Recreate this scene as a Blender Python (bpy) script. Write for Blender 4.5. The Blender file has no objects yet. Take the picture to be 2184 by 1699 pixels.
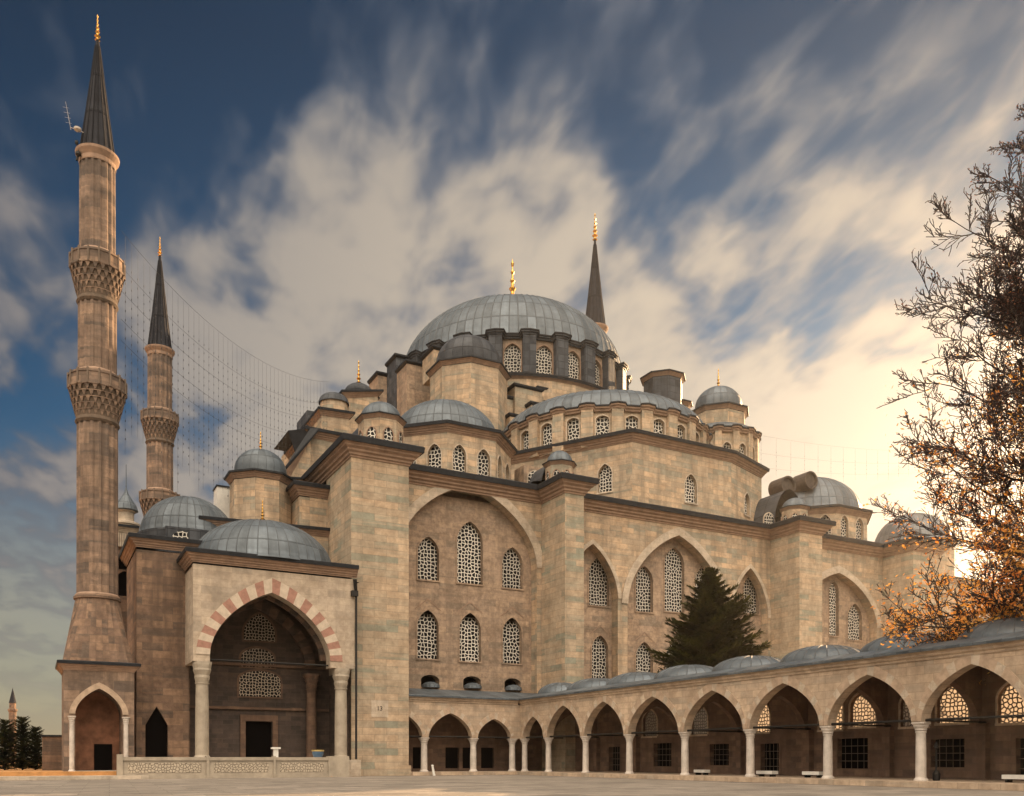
import bpy, math, random
from mathutils import Vector, noise
random.seed(7)
R = math.radians
sc = bpy.context.scene
COL = sc.collection

# ------------------------------------------------------------------ camera
FPX, CU, HV = 1893.0, 1092.0, 1620.0          # focal length, centre column, horizon row (picture 2184 wide)
YAW = R(28.4)
EYE = 1.6
cam_d = bpy.data.cameras.new("camera")
cam_d.sensor_width = 36; cam_d.sensor_fit = 'HORIZONTAL'
cam_d.lens = FPX / 2184 * 36
cam_d.shift_y = (HV - 849.5) / 2184
cam_d.clip_start = .3; cam_d.clip_end = 12000
cam = bpy.data.objects.new("camera", cam_d); COL.objects.link(cam)
cam.location = (0, 0, EYE); cam.rotation_euler = (R(90), 0, -YAW)
sc.camera = cam

# ------------------------------------------------------------------ light
SUN_EL, SUN_AZ = R(16.5), R(69)                  # azimuth from +Y towards +X
SD = Vector((math.sin(SUN_AZ) * math.cos(SUN_EL), math.cos(SUN_AZ) * math.cos(SUN_EL), math.sin(SUN_EL)))
sl = bpy.data.lights.new("sun", 'SUN'); sl.energy = 5.0; sl.angle = R(.6); sl.color = (1, .64, .34)
so = bpy.data.objects.new("sun", sl); COL.objects.link(so)
so.rotation_euler = SD.to_track_quat('Z', 'Y').to_euler()
sc.view_settings.view_transform = 'Standard'
sc.view_settings.look = 'None'
sc.view_settings.exposure = 1.25
sc.view_settings.gamma = 1.0

class NT:
    """small helper to write node trees"""
    def __init__(s, tree):
        s.t = tree; tree.nodes.clear()
    def n(s, typ, **kw):
        nd = s.t.nodes.new(typ)
        for k, v in kw.items():
            if k == 'ins':
                for kk, vv in v.items():
                    if isinstance(vv, bpy.types.NodeSocket): s.t.links.new(vv, nd.inputs[kk])
                    else: nd.inputs[kk].default_value = vv
            else: setattr(nd, k, v)
        return nd
    def math(s, op, a, b=None, c=None, clamp=False):
        nd = s.n('ShaderNodeMath', operation=op, use_clamp=clamp)
        for i, v in enumerate((a, b, c)):
            if v is None: continue
            if isinstance(v, bpy.types.NodeSocket): s.t.links.new(v, nd.inputs[i])
            else: nd.inputs[i].default_value = v
        return nd.outputs[0]
    def ramp(s, fac, stops, interp='LINEAR'):
        nd = s.n('ShaderNodeValToRGB'); cr = nd.color_ramp; cr.interpolation = interp
        while len(cr.elements) < len(stops): cr.elements.new(.5)
        for e, (p, c) in zip(cr.elements, stops):
            e.position = p; e.color = (c, c, c, 1) if not isinstance(c, tuple) else (*c, 1)
        s.t.links.new(fac, nd.inputs[0]); return nd.outputs[0]
    def mix(s, fac, a, b, mode='MIX'):
        nd = s.n('ShaderNodeMix', data_type='RGBA', blend_type=mode)
        for i, v in ((0, fac), (6, a), (7, b)):
            if isinstance(v, bpy.types.NodeSocket): s.t.links.new(v, nd.inputs[i])
            else: nd.inputs[i].default_value = (*v, 1) if isinstance(v, tuple) else v
        return nd.outputs[2]

# ------------------------------------------------------------------ sky
w = bpy.data.worlds.new("World"); sc.world = w; w.use_nodes = True
T = NT(w.node_tree)
tc = T.n('ShaderNodeTexCoord')
sky = T.n('ShaderNodeTexSky', sky_type='NISHITA', sun_disc=False)
sky.sun_elevation = SUN_EL; sky.sun_rotation = SUN_AZ
sky.air_density = 1.0; sky.dust_density = .6; sky.ozone_density = 2.0
sep = T.n('ShaderNodeSeparateXYZ', ins={0: tc.outputs['Generated']})
zz = T.math('ADD', T.math('MAXIMUM', sep.outputs[2], 0.0), .14)
px = T.math('DIVIDE', sep.outputs[0], zz); py = T.math('DIVIDE', sep.outputs[1], zz)
CA = R(11)                                   # the wind: clouds are drawn out along this azimuth
al = T.math('ADD', T.math('MULTIPLY', px, math.sin(CA)), T.math('MULTIPLY', py, math.cos(CA)))
ac = T.math('SUBTRACT', T.math('MULTIPLY', px, math.cos(CA)), T.math('MULTIPLY', py, math.sin(CA)))
def cnoise(sa, sb, off, det, rough, dist=0.0):
    v = T.n('ShaderNodeCombineXYZ', ins={0: T.math('MULTIPLY', ac, sa), 1: T.math('MULTIPLY', al, sb), 2: off})
    return T.n('ShaderNodeTexNoise', ins={'Vector': v.outputs[0], 'Scale': 1.0, 'Detail': det, 'Roughness': rough, 'Distortion': dist}).outputs[0]
n1 = cnoise(1.5, 1.35, 9.2, 2, .5, .3)
n2 = cnoise(5.2, 3.3, 7.7, 3, .55, .4)
n3 = cnoise(14.0, 7.0, 1.2, 3, .5, .3)
dens = T.math('ADD', T.math('ADD', T.math('MULTIPLY', n1, .44), T.math('MULTIPLY', n2, .37)), T.math('MULTIPLY', n3, .19))
sunv = T.n('ShaderNodeVectorMath', operation='DOT_PRODUCT', ins={0: tc.outputs['Generated'], 1: tuple(SD)}).outputs['Value']
glowdir = Vector((math.sin(R(58)), math.cos(R(58)), .18)).normalized()
glow = T.n('ShaderNodeVectorMath', operation='DOT_PRODUCT', ins={0: tc.outputs['Generated'], 1: tuple(glowdir)}).outputs['Value']
# more cloud low down and towards the sun, clear overhead
cov = T.math('ADD', dens, T.math('MULTIPLY', T.math('SUBTRACT', glow, .55), .15))
cov = T.math('SUBTRACT', cov, T.math('MULTIPLY', T.math('MAXIMUM', T.math('SUBTRACT', sep.outputs[2], .46), 0.0), .55))
mask = T.ramp(cov, [(.425, 0.0), (.55, 1.0)], 'EASE')
edge = T.ramp(cov, [(.47, 0.0), (.60, 1.0)], 'EASE')
warm = T.ramp(glow, [(.0, (.13, .13, .15)), (.5, (.27, .25, .25)), (.70, (.46, .41, .355)), (.93, (.78, .66, .51)), (1.0, (1.05, .90, .70))])
cool = T.ramp(glow, [(.0, (.08, .095, .12)), (.6, (.12, .145, .19)), (.85, (.19, .22, .27)), (1.0, (.8, .70, .56))])
cloud = T.mix(edge, cool, warm)
skyc = T.mix(1.0, sky.outputs[0], T.ramp(glow, [(.35, (.012, .038, .053)), (.75, (.020, .054, .070)), (.95, (.030, .066, .080))]), 'MULTIPLY')
hor = T.ramp(sep.outputs[2], [(.0, 1.0), (.11, .66), (.33, 0.0)], 'EASE')
horc = T.ramp(glow, [(.3, (.78, .62, .32)), (.62, (.62, .52, .33)), (.85, (.80, .69, .50)), (1.0, (1.15, .96, .70))])
skyc = T.mix(1.0, skyc, T.ramp(sep.outputs[2], [(.30, 1.0), (.62, .50)]), 'MULTIPLY')
base = T.mix(T.math('MULTIPLY', hor, .8), skyc, horc)
final = T.mix(T.math('MULTIPLY', mask, T.ramp(sep.outputs[2], [(.0, .0), (.08, .35), (.18, .8), (.26, .96)])), base, cloud)
# added fill: unseen sky behind the camera brightened to light the facade
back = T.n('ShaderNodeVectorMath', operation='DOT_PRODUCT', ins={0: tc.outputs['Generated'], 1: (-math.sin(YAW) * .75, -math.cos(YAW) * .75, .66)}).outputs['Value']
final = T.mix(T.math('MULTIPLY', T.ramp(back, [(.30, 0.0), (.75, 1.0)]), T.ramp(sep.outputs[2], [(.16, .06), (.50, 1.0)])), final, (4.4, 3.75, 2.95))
final = T.mix(1.0, final, T.ramp(sep.outputs[2], [(.40, 1.0), (.58, .72)]), 'MULTIPLY') if False else final
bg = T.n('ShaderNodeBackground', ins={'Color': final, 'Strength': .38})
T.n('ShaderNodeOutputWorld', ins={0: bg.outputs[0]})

# ------------------------------------------------------------------ materials
def pmat(name, build):
    m = bpy.data.materials.new(name); m.use_nodes = True
    t = NT(m.node_tree)
    b = t.n('ShaderNodeBsdfPrincipled')
    sh = build(t, b)
    t.n('ShaderNodeOutputMaterial', ins={0: sh if sh else b.outputs[0]})
    return m
def L(t, a, b): t.t.links.new(a, b)

def stone(name, c1, c2, c3, course=.66, length=1.7, mortar=.35, stain=.5, bump=.35, rough=.85, vein=.6):
    def f(t, b):
        uv = t.n('ShaderNodeTexCoord').outputs['UV']
        ob = t.n('ShaderNodeTexCoord').outputs['Object']
        br = t.n('ShaderNodeTexBrick', offset=.5, ins={'Vector': uv, 'Scale': 1.0, 'Mortar Size': .018, 'Mortar Smooth': .3, 'Bias': 0.0,
                 'Brick Width': length, 'Row Height': course, 'Color1': (.0, .0, .0, 1), 'Color2': (1, 1, 1, 1), 'Mortar': (.5, .5, .5, 1)})
        mp = t.n('ShaderNodeMapping', ins={'Vector': uv, 'Scale': (.10, 1.35, 1)})
        band = t.n('ShaderNodeTexNoise', ins={'Vector': mp.outputs[0], 'Scale': 1.0, 'Detail': 4, 'Roughness': .6, 'Distortion': .6}).outputs[0]
        big = t.n('ShaderNodeTexNoise', ins={'Vector': ob, 'Scale': .11, 'Detail': 4, 'Roughness': .6}).outputs[0]
        fine = t.n('ShaderNodeTexNoise', ins={'Vector': ob, 'Scale': 2.2, 'Detail': 6, 'Roughness': .7}).outputs[0]
        mp2 = t.n('ShaderNodeMapping', ins={'Vector': uv, 'Scale': (.9, .09, 1)})
        run = t.n('ShaderNodeTexNoise', ins={'Vector': mp2.outputs[0], 'Scale': 1.0, 'Detail': 4, 'Roughness': .6}).outputs[0]
        bcol = t.math('MULTIPLY', t.n('ShaderNodeSeparateColor', ins={0: br.outputs['Color']}).outputs[0], .52)
        k = t.math('ADD', bcol, t.math('MULTIPLY', t.math('SUBTRACT', band, .15), .95))
        c = t.ramp(k, [(.36, c2), (.50, c1), (.62, c1), (.80, c3)])
        c = t.mix(t.math('MULTIPLY', t.ramp(big, [(.35, 1.0), (.65, 0.0)]), .35), c, tuple(x * .72 for x in c1))
        c = t.mix(vein * .45, c, t.ramp(fine, [(.32, .30), (.66, 1.0)]), 'MULTIPLY')
        mid = t.n('ShaderNodeTexNoise', ins={'Vector': ob, 'Scale': .55, 'Detail': 5, 'Roughness': .65}).outputs[0]
        c = t.mix(.45, c, t.ramp(mid, [(.36, (.48, .43, .38)), (.58, (1.0, 1.0, 1.0))]), 'MULTIPLY')
        c = t.mix(t.math('MULTIPLY', t.ramp(run, [(.48, 0.0), (.66, 1.0)]), stain), c, tuple(x * .40 for x in c1))
        spot = t.n('ShaderNodeTexNoise', ins={'Vector': uv, 'Scale': .35, 'Detail': 7, 'Roughness': .75, 'Distortion': 1.2}).outputs[0]
        c = t.mix(t.math('MULTIPLY', t.ramp(spot, [(.56, 0.0), (.66, 1.0)]), stain * .8), c, tuple(x * .34 for x in c1))
        c = t.mix(t.math('MULTIPLY', br.outputs['Fac'], min(1, mortar * 1.5)), c, (.10, .08, .06))
        L(t, c, b.inputs['Base Color']); b.inputs['Roughness'].default_value = rough
        h = t.math('SUBTRACT', t.math('ADD', t.math('MULTIPLY', fine, .5), t.math('MULTIPLY', bcol, .4)), t.math('MULTIPLY', br.outputs['Fac'], .5))
        bp = t.n('ShaderNodeBump', ins={'Strength': bump, 'Distance': .12, 'Height': h})
        L(t, bp.outputs[0], b.inputs['Normal'])
    return pmat(name, f)

def plain(name, c, rough=.8, metal=0.0, var=.3, scale=2.0, bump=.2, c2=None):
    def f(t, b):
        ob = t.n('ShaderNodeTexCoord').outputs['Object']
        n = t.n('ShaderNodeTexNoise', ins={'Vector': ob, 'Scale': scale, 'Detail': 6, 'Roughness': .65}).outputs[0]
        cc = t.mix(t.ramp(n, [(.3, 0.0), (.7, 1.0)]), tuple(x * (1 - var) for x in (c2 or c)), tuple(min(1, x * (1 + var * .5)) for x in c))
        L(t, cc, b.inputs['Base Color']); b.inputs['Roughness'].default_value = rough; b.inputs['Metallic'].default_value = metal
        bp = t.n('ShaderNodeBump', ins={'Strength': bump, 'Distance': .05, 'Height': n}); L(t, bp.outputs[0], b.inputs['Normal'])
    return pmat(name, f)

def lead(name, c, c2, seam=.6):
    def f(t, b):
        uv = t.n('ShaderNodeTexCoord').outputs['UV']
        ob = t.n('ShaderNodeTexCoord').outputs['Object']
        br = t.n('ShaderNodeTexBrick', offset=.0, ins={'Vector': uv, 'Scale': 1.0, 'Mortar Size': .045, 'Mortar Smooth': .4, 'Bias': 0.0,
                 'Brick Width': 1.0, 'Row Height': 1.0, 'Color1': (0, 0, 0, 1), 'Color2': (1, 1, 1, 1), 'Mortar': (.5, .5, .5, 1)})
        n = t.n('ShaderNodeTexNoise', ins={'Vector': ob, 'Scale': .8, 'Detail': 7, 'Roughness': .7}).outputs[0]
        mp = t.n('ShaderNodeMapping', ins={'Vector': uv, 'Scale': (3.0, .25, 1)})
        st = t.n('ShaderNodeTexNoise', ins={'Vector': mp.outputs[0], 'Scale': 1.0, 'Detail': 4}).outputs[0]
        k = t.math('ADD', t.math('MULTIPLY', n, .6), t.math('MULTIPLY', t.n('ShaderNodeSeparateColor', ins={0: br.outputs['Color']}).outputs[0], .25))
        c_ = t.ramp(t.math('ADD', k, t.math('MULTIPLY', st, .25)), [(.38, c2), (.60, c), (.78, tuple(x * 1.45 for x in c))])
        c_ = t.mix(t.math('MULTIPLY', br.outputs['Fac'], seam), c_, tuple(x * .28 for x in c2))
        L(t, c_, b.inputs['Base Color']); b.inputs['Roughness'].default_value = .5; b.inputs['Metallic'].default_value = .25
        h = t.math('ADD', t.math('MULTIPLY', n, .3), br.outputs['Fac'])
        bp = t.n('ShaderNodeBump', ins={'Strength': .6, 'Distance': .15, 'Height': h}); L(t, bp.outputs[0], b.inputs['Normal'])
    return pmat(name, f)

def lattice(name, scale=2.5, white=(.92, .87, .78), thr=.12):
    def f(t, b):
        uv = t.n('ShaderNodeTexCoord').outputs['UV']
        v = t.n('ShaderNodeTexVoronoi', voronoi_dimensions='2D', feature='DISTANCE_TO_EDGE', ins={'Vector': uv, 'Scale': scale, 'Randomness': .62}).outputs['Distance']
        oi = t.n('ShaderNodeObjectInfo').outputs['Random']
        k = t.math('MULTIPLY', t.ramp(v, [(thr * .75, 1.0), (thr * 1.15, 0.0)]), t.math('ADD', t.math('MULTIPLY', oi, .3), .72))
        n = t.n('ShaderNodeTexNoise', ins={'Vector': uv, 'Scale': 1.5, 'Detail': 3}).outputs[0]
        wc = t.mix(n, tuple(x * .75 for x in white), white)
        c = t.mix(k, (.004, .004, .005), wc); b.inputs['Specular IOR Level'].default_value = .15
        L(t, c, b.inputs['Base Color']); L(t, t.math('ADD', t.math('MULTIPLY', k, .5), .35), b.inputs['Roughness'])
        bp = t.n('ShaderNodeBump', ins={'Strength': .8, 'Distance': .1, 'Height': k}); L(t, bp.outputs[0], b.inputs['Normal'])
    return pmat(name, f)

M = {}
M['stone'] = stone('ashlar', (.50, .385, .275), (.33, .31, .245), (.66, .47, .31), stain=.6)
M['buttress'] = stone('buttress_ashlar', (.48, .38, .275), (.29, .30, .235), (.60, .44, .30), stain=.35, length=2.4)
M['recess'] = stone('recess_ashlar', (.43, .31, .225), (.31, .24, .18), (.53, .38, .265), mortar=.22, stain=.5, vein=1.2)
M['old'] = stone('weathered_shaded_ashlar', (.23, .145, .10), (.12, .09, .07), (.34, .215, .14), stain=.75, bump=.6, vein=1.1)  # weathered stone, with shadow of the left side painted in as well
M['minaret'] = stone('minaret_stone', (.24, .165, .122), (.125, .095, .078), (.37, .25, .175), stain=.7, course=.9, vein=1.0)  # shadow on the shafts is put into the stone colour
M['pale'] = stone('pale_stone', (.58, .48, .38), (.49, .42, .34), (.64, .53, .41), mortar=.18, stain=.22)
M['arcade'] = stone('arcade_stone', (.54, .41, .30), (.43, .35, .27), (.62, .47, .34), course=.5, length=1.2, mortar=.25, stain=.35)
M['inner'] = stone('inner_wall', (.19, .115, .08), (.13, .085, .065), (.24, .15, .10), course=.45, length=1.0, stain=.5)  # darker than the outer masonry: arcade shade put into the colour
M['dark_inner'] = stone('porch_inner_wall', (.09, .065, .055), (.06, .045, .04), (.13, .09, .07), course=.45, length=1.0, stain=.5)  # darkest masonry: shade inside the porch put into the colour
M['mould'] = plain('cornice_stone', (.31, .205, .145), .85, var=.35, scale=1.2)
M['marble'] = plain('column_marble', (.54, .48, .43), .55, var=.3, scale=1.6)
M['white_marble'] = plain('white_marble', (.36, .305, .24), .6, var=.3, scale=1.0)
M['gap_shade'] = plain('gap_shade_stone', (.12, .085, .06), .9, var=.4)  # dark gaps between the corbel cells, shade given as a colour
M['porch'] = stone('porch_stone', (.50, .405, .315), (.42, .35, .28), (.56, .455, .35), mortar=.15, stain=.35)
M['seam'] = plain('lead_seam', (.085, .098, .112), .6)
M['hood'] = plain('brown_lead', (.06, .047, .042), .85, var=.5)
M['arch_dark'] = plain('warm_voussoir', (.42, .31, .225), .85, var=.35)
M['bars'] = plain('window_iron', (.16, .12, .09), .6)
M['niche'] = plain('warm_lit_niche', (.26, .12, .07), .9, var=.6, scale=.8)  # orange light inside the minaret niche put into the colour
M['red'] = plain('red_voussoir', (.34, .18, .135), .8, var=.3)
M['voussoir'] = plain('pale_voussoir', (.52, .43, .34), .8, var=.25)
M['lead'] = lead('lead_sheet', (.105, .127, .150), (.058, .072, .086), .38)
M['lead_dark'] = lead('dark_lead', (.065, .07, .08), (.03, .033, .04), .4)
M['lead_edge'] = plain('lead_edge', (.025, .027, .032), .45, metal=.3, var=.4)
M['spire'] = lead('spire_lead', (.028, .029, .036), (.012, .012, .016), .5)
M['spire'].node_tree.nodes['Principled BSDF'].inputs['Metallic'].default_value = 0; M['spire'].node_tree.nodes['Principled BSDF'].inputs['Roughness'].default_value = .75
for k_ in ('spire', 'lead_edge', 'lead_dark'): M[k_].node_tree.nodes['Principled BSDF'].inputs['Specular IOR Level'].default_value = .12; M[k_].node_tree.nodes['Principled BSDF'].inputs['Metallic'].default_value = 0
M['gold'] = plain('gilt', (.75, .42, .10), .3, metal=1.0, var=.25)
M['iron'] = plain('iron', (.018, .016, .015), .6, metal=.4)
M['void'] = plain('dark_opening', (.006, .005, .005), 1.0, var=.1)
M['void'].node_tree.nodes['Principled BSDF'].inputs['Specular IOR Level'].default_value = 0
M['lattice'] = lattice('plaster_lattice')
M['lattice_small'] = lattice('plaster_lattice_fine', 2.3, thr=.12)
def grille(name):
    def f(t, b):
        uv = t.n('ShaderNodeTexCoord').outputs['UV']
        v = t.n('ShaderNodeTexVoronoi', voronoi_dimensions='2D', feature='DISTANCE_TO_EDGE', ins={'Vector': uv, 'Scale': 3.6, 'Randomness': .7}).outputs['Distance']
        b.inputs['Base Color'].default_value = (.05, .035, .025, 1)
        tr = t.n('ShaderNodeBsdfTranslucent', ins={'Color': (.26, .23, .20, 1)})  # made-up translucent panes, added so the cells glow with sun behind
        return t.n('ShaderNodeMixShader', ins={0: t.ramp(v, [(.13, 0.0), (.17, 1.0)]), 1: b.outputs[0], 2: tr.outputs[0]}).outputs[0]
    return pmat(name, f)
M['pane_grille'] = grille('backlit_pane_grille')
M['grate'] = lattice('arcade_grille', 3.4, (.85, .72, .58), .10)
M['white'] = plain('white_paint', (.7, .68, .64), .6, var=.15)
M['wire'] = plain('wire', (.05, .05, .055), .6)

# ------------------------------------------------------------------ mesh helpers
class MB:
    def __init__(s): s.v = []; s.f = []; s.uv = []; s.mi = []; s.sm = []
    def face(s, pts, uv=None, mi=0, smooth=False):
        i = len(s.v); s.v.extend([tuple(p) for p in pts]); s.f.append(tuple(range(i, i + len(pts))))
        if uv is None:
            p = [Vector(q) for q in pts]
            n = Vector((0, 0, 0))
            for a in range(len(p)):
                n += p[a].cross(p[(a + 1) % len(p)])
            # newell-like normal about first vertex
            n = Vector((0, 0, 0)); o = p[0]
            for a in range(1, len(p) - 1): n += (p[a] - o).cross(p[a + 1] - o)
            if n.length > 0: n.normalize()
            if abs(n.z) > .85: uv = [(q.x, q.y) for q in p]
            else:
                tx, ty = -n.y, n.x; l = math.hypot(tx, ty) or 1; tx /= l; ty /= l
                uv = [(q.x * tx + q.y * ty, q.z) for q in p]
        s.uv.append(uv); s.mi.append(mi); s.sm.append(smooth)
    def box(s, x0, y0, z0, x1, y1, z1, mi=0):
        s.prism([(x0, y0), (x1, y0), (x1, y1), (x0, y1)], z0, z1, mi=mi)
    def prism(s, poly, z0, z1, mi=0, top=True, bottom=True):
        n = len(poly)
        for i in range(n):
            a, b = poly[i], poly[(i + 1) % n]
            s.face([(*a, z0), (*b, z0), (*b, z1), (*a, z1)], mi=mi)
        if top: s.face([(*p, z1) for p in poly], mi=mi)
        if bottom: s.face([(*p, z0) for p in reversed(poly)], mi=mi)
    def loft(s, A, B, mi=0):
        n = len(A)
        for i in range(n):
            s.face([A[i], A[(i + 1) % n], B[(i + 1) % n], B[i]], mi=mi)
    def lathe(s, c, prof, seg=32, a0=0.0, a1=2 * math.pi, ribs=None, row=3.0, mi=0, smooth=True, rmod=None):
        full = abs(a1 - a0 - 2 * math.pi) < 1e-6
        L_ = [0]
        for i in range(1, len(prof)): L_.append(L_[-1] + math.hypot(prof[i][0] - prof[i - 1][0], prof[i][1] - prof[i - 1][1]))
        rm = max(p[0] for p in prof)
        for j in range(seg):
            t0 = a0 + (a1 - a0) * j / seg; t1 = a0 + (a1 - a0) * (j + 1) / seg
            for i in range(len(prof) - 1):
                (r0, z0), (r1, z1) = prof[i], prof[i + 1]
                def P(r, z, t):
                    if rmod: r = r * rmod(t)
                    return (c[0] + r * math.cos(t), c[1] + r * math.sin(t), z)
                if ribs: U0, U1, V0, V1 = t0 / (2 * math.pi) * ribs, t1 / (2 * math.pi) * ribs, L_[i] / row, L_[i + 1] / row
                else: U0, U1, V0, V1 = t0 * rm, t1 * rm, z0 if abs(z1 - z0) > 1e-4 else L_[i], z1 if abs(z1 - z0) > 1e-4 else L_[i + 1]
                pts = [P(r0, z0, t0), P(r0, z0, t1), P(r1, z1, t1), P(r1, z1, t0)]; uv = [(U0, V0), (U1, V0), (U1, V1), (U0, V1)]
                if r1 < 1e-4: pts, uv = pts[:3], uv[:3]
                elif r0 < 1e-4: pts, uv = [pts[0], pts[2], pts[3]], [uv[0], uv[2], uv[3]]
                s.face(pts, uv, mi, smooth)
    def sweep(s, path, prof, closed=False, mi=0, rep=1.0):
        n = len(path); P = [Vector((p[0], p[1])) for p in path]; Z = [p[2] for p in path]; N = []
        for i in range(n):
            d0 = (P[i] - P[i - 1]) if (i > 0 or closed) else (P[1] - P[0])
            d1 = (P[(i + 1) % n] - P[i]) if (i < n - 1 or closed) else (P[n - 1] - P[n - 2])
            d0.normalize(); d1.normalize()
            n0 = Vector((d0.y, -d0.x)); n1 = Vector((d1.y, -d1.x)); m = n0 + n1
            if m.length < 1e-6: m = n0
            m.normalize(); m = m / max(.35, m.dot(n0)); N.append(m)
        cl = [0]
        for i in range(1, n + 1): cl.append(cl[-1] + (P[i % n] - P[i - 1]).length)
        rng = range(n) if closed else range(n - 1)
        for i in rng:
            j = (i + 1) % n
            for k in range(len(prof) - 1):
                (o0, z0), (o1, z1) = prof[k], prof[k + 1]
                a = P[i] + N[i] * o0; b = P[j] + N[j] * o0; c = P[j] + N[j] * o1; d = P[i] + N[i] * o1
                s.face([(a.x, a.y, Z[i] + z0), (b.x, b.y, Z[j] + z0), (c.x, c.y, Z[j] + z1), (d.x, d.y, Z[i] + z1)],
                       [(cl[i] / rep, k), (cl[i + 1] / rep, k), (cl[i + 1] / rep, k + 1), (cl[i] / rep, k + 1)], mi)
    def tube(s, p0, p1, r0, r1, n=4):
        p0 = Vector(p0); p1 = Vector(p1); d = (p1 - p0)
        if d.length < 1e-6: return
        d.normalize(); u = d.cross(Vector((0, 0, 1)) if abs(d.z) < .9 else Vector((1, 0, 0))).normalized(); v = d.cross(u)
        i0 = len(s.v)
        for p, r in ((p0, r0), (p1, r1)):
            for k in range(n):
                a = 2 * math.pi * k / n; s.v.append(tuple(p + u * (r * math.cos(a)) + v * (r * math.sin(a))))
        for k in range(n):
            s.f.append((i0 + k, i0 + (k + 1) % n, i0 + n + (k + 1) % n, i0 + n + k)); s.uv.append(None); s.mi.append(0); s.sm.append(True)
    def build(s, name, mats, parent=None, origin=(0, 0, 0), merge=False):
        me = bpy.data.meshes.new(name)
        ox, oy, oz = origin
        me.from_pydata([(x - ox, y - oy, z - oz) for x, y, z in s.v], [], s.f)
        if any(u is not None for u in s.uv):
            ul = me.uv_layers.new(name='UVMap'); flat = []
            for f, u in zip(s.f, s.uv):
                if u is None: flat.extend([0.0] * (2 * len(f)))
                else:
                    for q in u: flat.extend(q)
            ul.data.foreach_set('uv', flat)
        if not isinstance(mats, (list, tuple)): mats = [mats]
        for m in mats: me.materials.append(m)
        me.polygons.foreach_set('material_index', s.mi); me.polygons.foreach_set('use_smooth', s.sm)
        me.update()
        if merge:
            import bmesh
            bm = bmesh.new(); bm.from_mesh(me); bmesh.ops.remove_doubles(bm, verts=bm.verts, dist=.0005); bm.to_mesh(me); bm.free()
        o = bpy.data.objects.new(name, me); COL.objects.link(o)
        if parent is not None: o.parent = parent
        else: o.location = origin
        return o

def thing(name, loc, label, cat, group=None):
    o = bpy.data.objects.new(name, None); COL.objects.link(o); o.location = loc; o.empty_display_size = .5
    o['label'] = label; o['category'] = cat
    if group: o['group'] = group
    return o
def tag(o, label, cat, group=None):
    o['label'] = label; o['category'] = cat
    if group: o['group'] = group
    return o

def tofu(u): return (u - CU) / FPX
def rat(u):
    t = tofu(u); return (math.sin(YAW) + math.cos(YAW) * t) / (math.cos(YAW) - math.sin(YAW) * t)
def X_(u, Y): return rat(u) * Y
def D_(u, Y): return Y / (math.cos(YAW) - math.sin(YAW) * tofu(u))
def Z_(u, v, Y): return (HV - v) / FPX * D_(u, Y) + EYE
def at(u, v, Y): return (X_(u, Y), Y, Z_(u, v, Y))

class Fr:
    """vertical plane: origin, direction a; outward normal n = (ay, -ax)"""
    def __init__(s, ox, oy, ax, ay):
        l = math.hypot(ax, ay); s.o = (ox, oy); s.a = (ax / l, ay / l); s.n = (ay / l, -ax / l)
    def p(s, t, z, out=0.0):
        return (s.o[0] + s.a[0] * t + s.n[0] * out, s.o[1] + s.a[1] * t + s.n[1] * out, z)

def arch(c, a, zs, h, k=.28, n=9, extra=0.0, taper=0.0):
    """points of a pointed arch left to right"""
    pts = []
    for i in range(-n, n + 1):
        th = (1 - abs(i) / n) * math.pi / 2
        q = math.cos(th); ex = extra * (1 - taper * q * q)
        pts.append((c + (1 if i > 0 else -1) * (a + ex) * q, zs + (h + extra * 1.12) * ((1 - k) * math.sin(th) + k * (1 - q))))
    return pts

def op(c, a, sill, spring, h, k=.28): return dict(c=c, a=a, sill=sill, spring=spring, h=h, k=k)

def wall(mb, F, s0, s1, z0, z1, ops=(), depth=0.0, both=False, mi=0):
    """a band of wall with arched openings and their reveals"""
    def q(t0, t1, za, zb, out=0.0, flip=False):
        P = [F.p(t0, za, out), F.p(t1, za, out), F.p(t1, zb, out), F.p(t0, zb, out)]
        U = [(t0, za), (t1, za), (t1, zb), (t0, zb)]
        if flip: P.reverse(); U.reverse()
        mb.face(P, U, mi)
    for out, flip in ([(0.0, False), (-depth, True)] if both else [(0.0, False)]):
        cur = s0
        for o in sorted(ops, key=lambda o: o['c']):
            q(cur, o['c'] - o['a'], z0, z1, out, flip)
            if o['sill'] > z0 + 1e-4: q(o['c'] - o['a'], o['c'] + o['a'], z0, o['sill'], out, flip)
            A = arch(o['c'], o['a'], o['spring'], o['h'], o['k'])
            for (ta, za), (tb, zb) in zip(A, A[1:]):
                P = [F.p(ta, za, out), F.p(tb, zb, out), F.p(tb, z1, out), F.p(ta, z1, out)]; U = [(ta, za), (tb, zb), (tb, z1), (ta, z1)]
                if flip: P.reverse(); U.reverse()
                mb.face(P, U, mi)
            cur = o['c'] + o['a']
        q(cur, s1, z0, z1, out, flip)
    if depth:
        for o in ops:
            A = arch(o['c'], o['a'], o['spring'], o['h'], o['k'])
            l, r = o['c'] - o['a'], o['c'] + o['a']
            O = [(l, o['sill'])] + A + [(r, o['sill'])]
            acc = 0
            for i in range(len(O) - 1):
                (ta, za), (tb, zb) = O[i], O[i + 1]; ln = math.hypot(tb - ta, zb - za)
                mb.face([F.p(ta, za, -depth), F.p(tb, zb, -depth), F.p(tb, zb, 0), F.p(ta, za, 0)],
                        [(0, za if i == 0 else acc), (0, zb if i == 0 else acc + ln), (depth, zb if i == 0 else acc + ln), (depth, za if i == 0 else acc)], mi)
                acc += ln
            if o['sill'] > z0 + 1e-4:
                mb.face([F.p(l, o['sill'], 0), F.p(r, o['sill'], 0), F.p(r, o['sill'], -depth), F.p(l, o['sill'], -depth)], None, mi)

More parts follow.
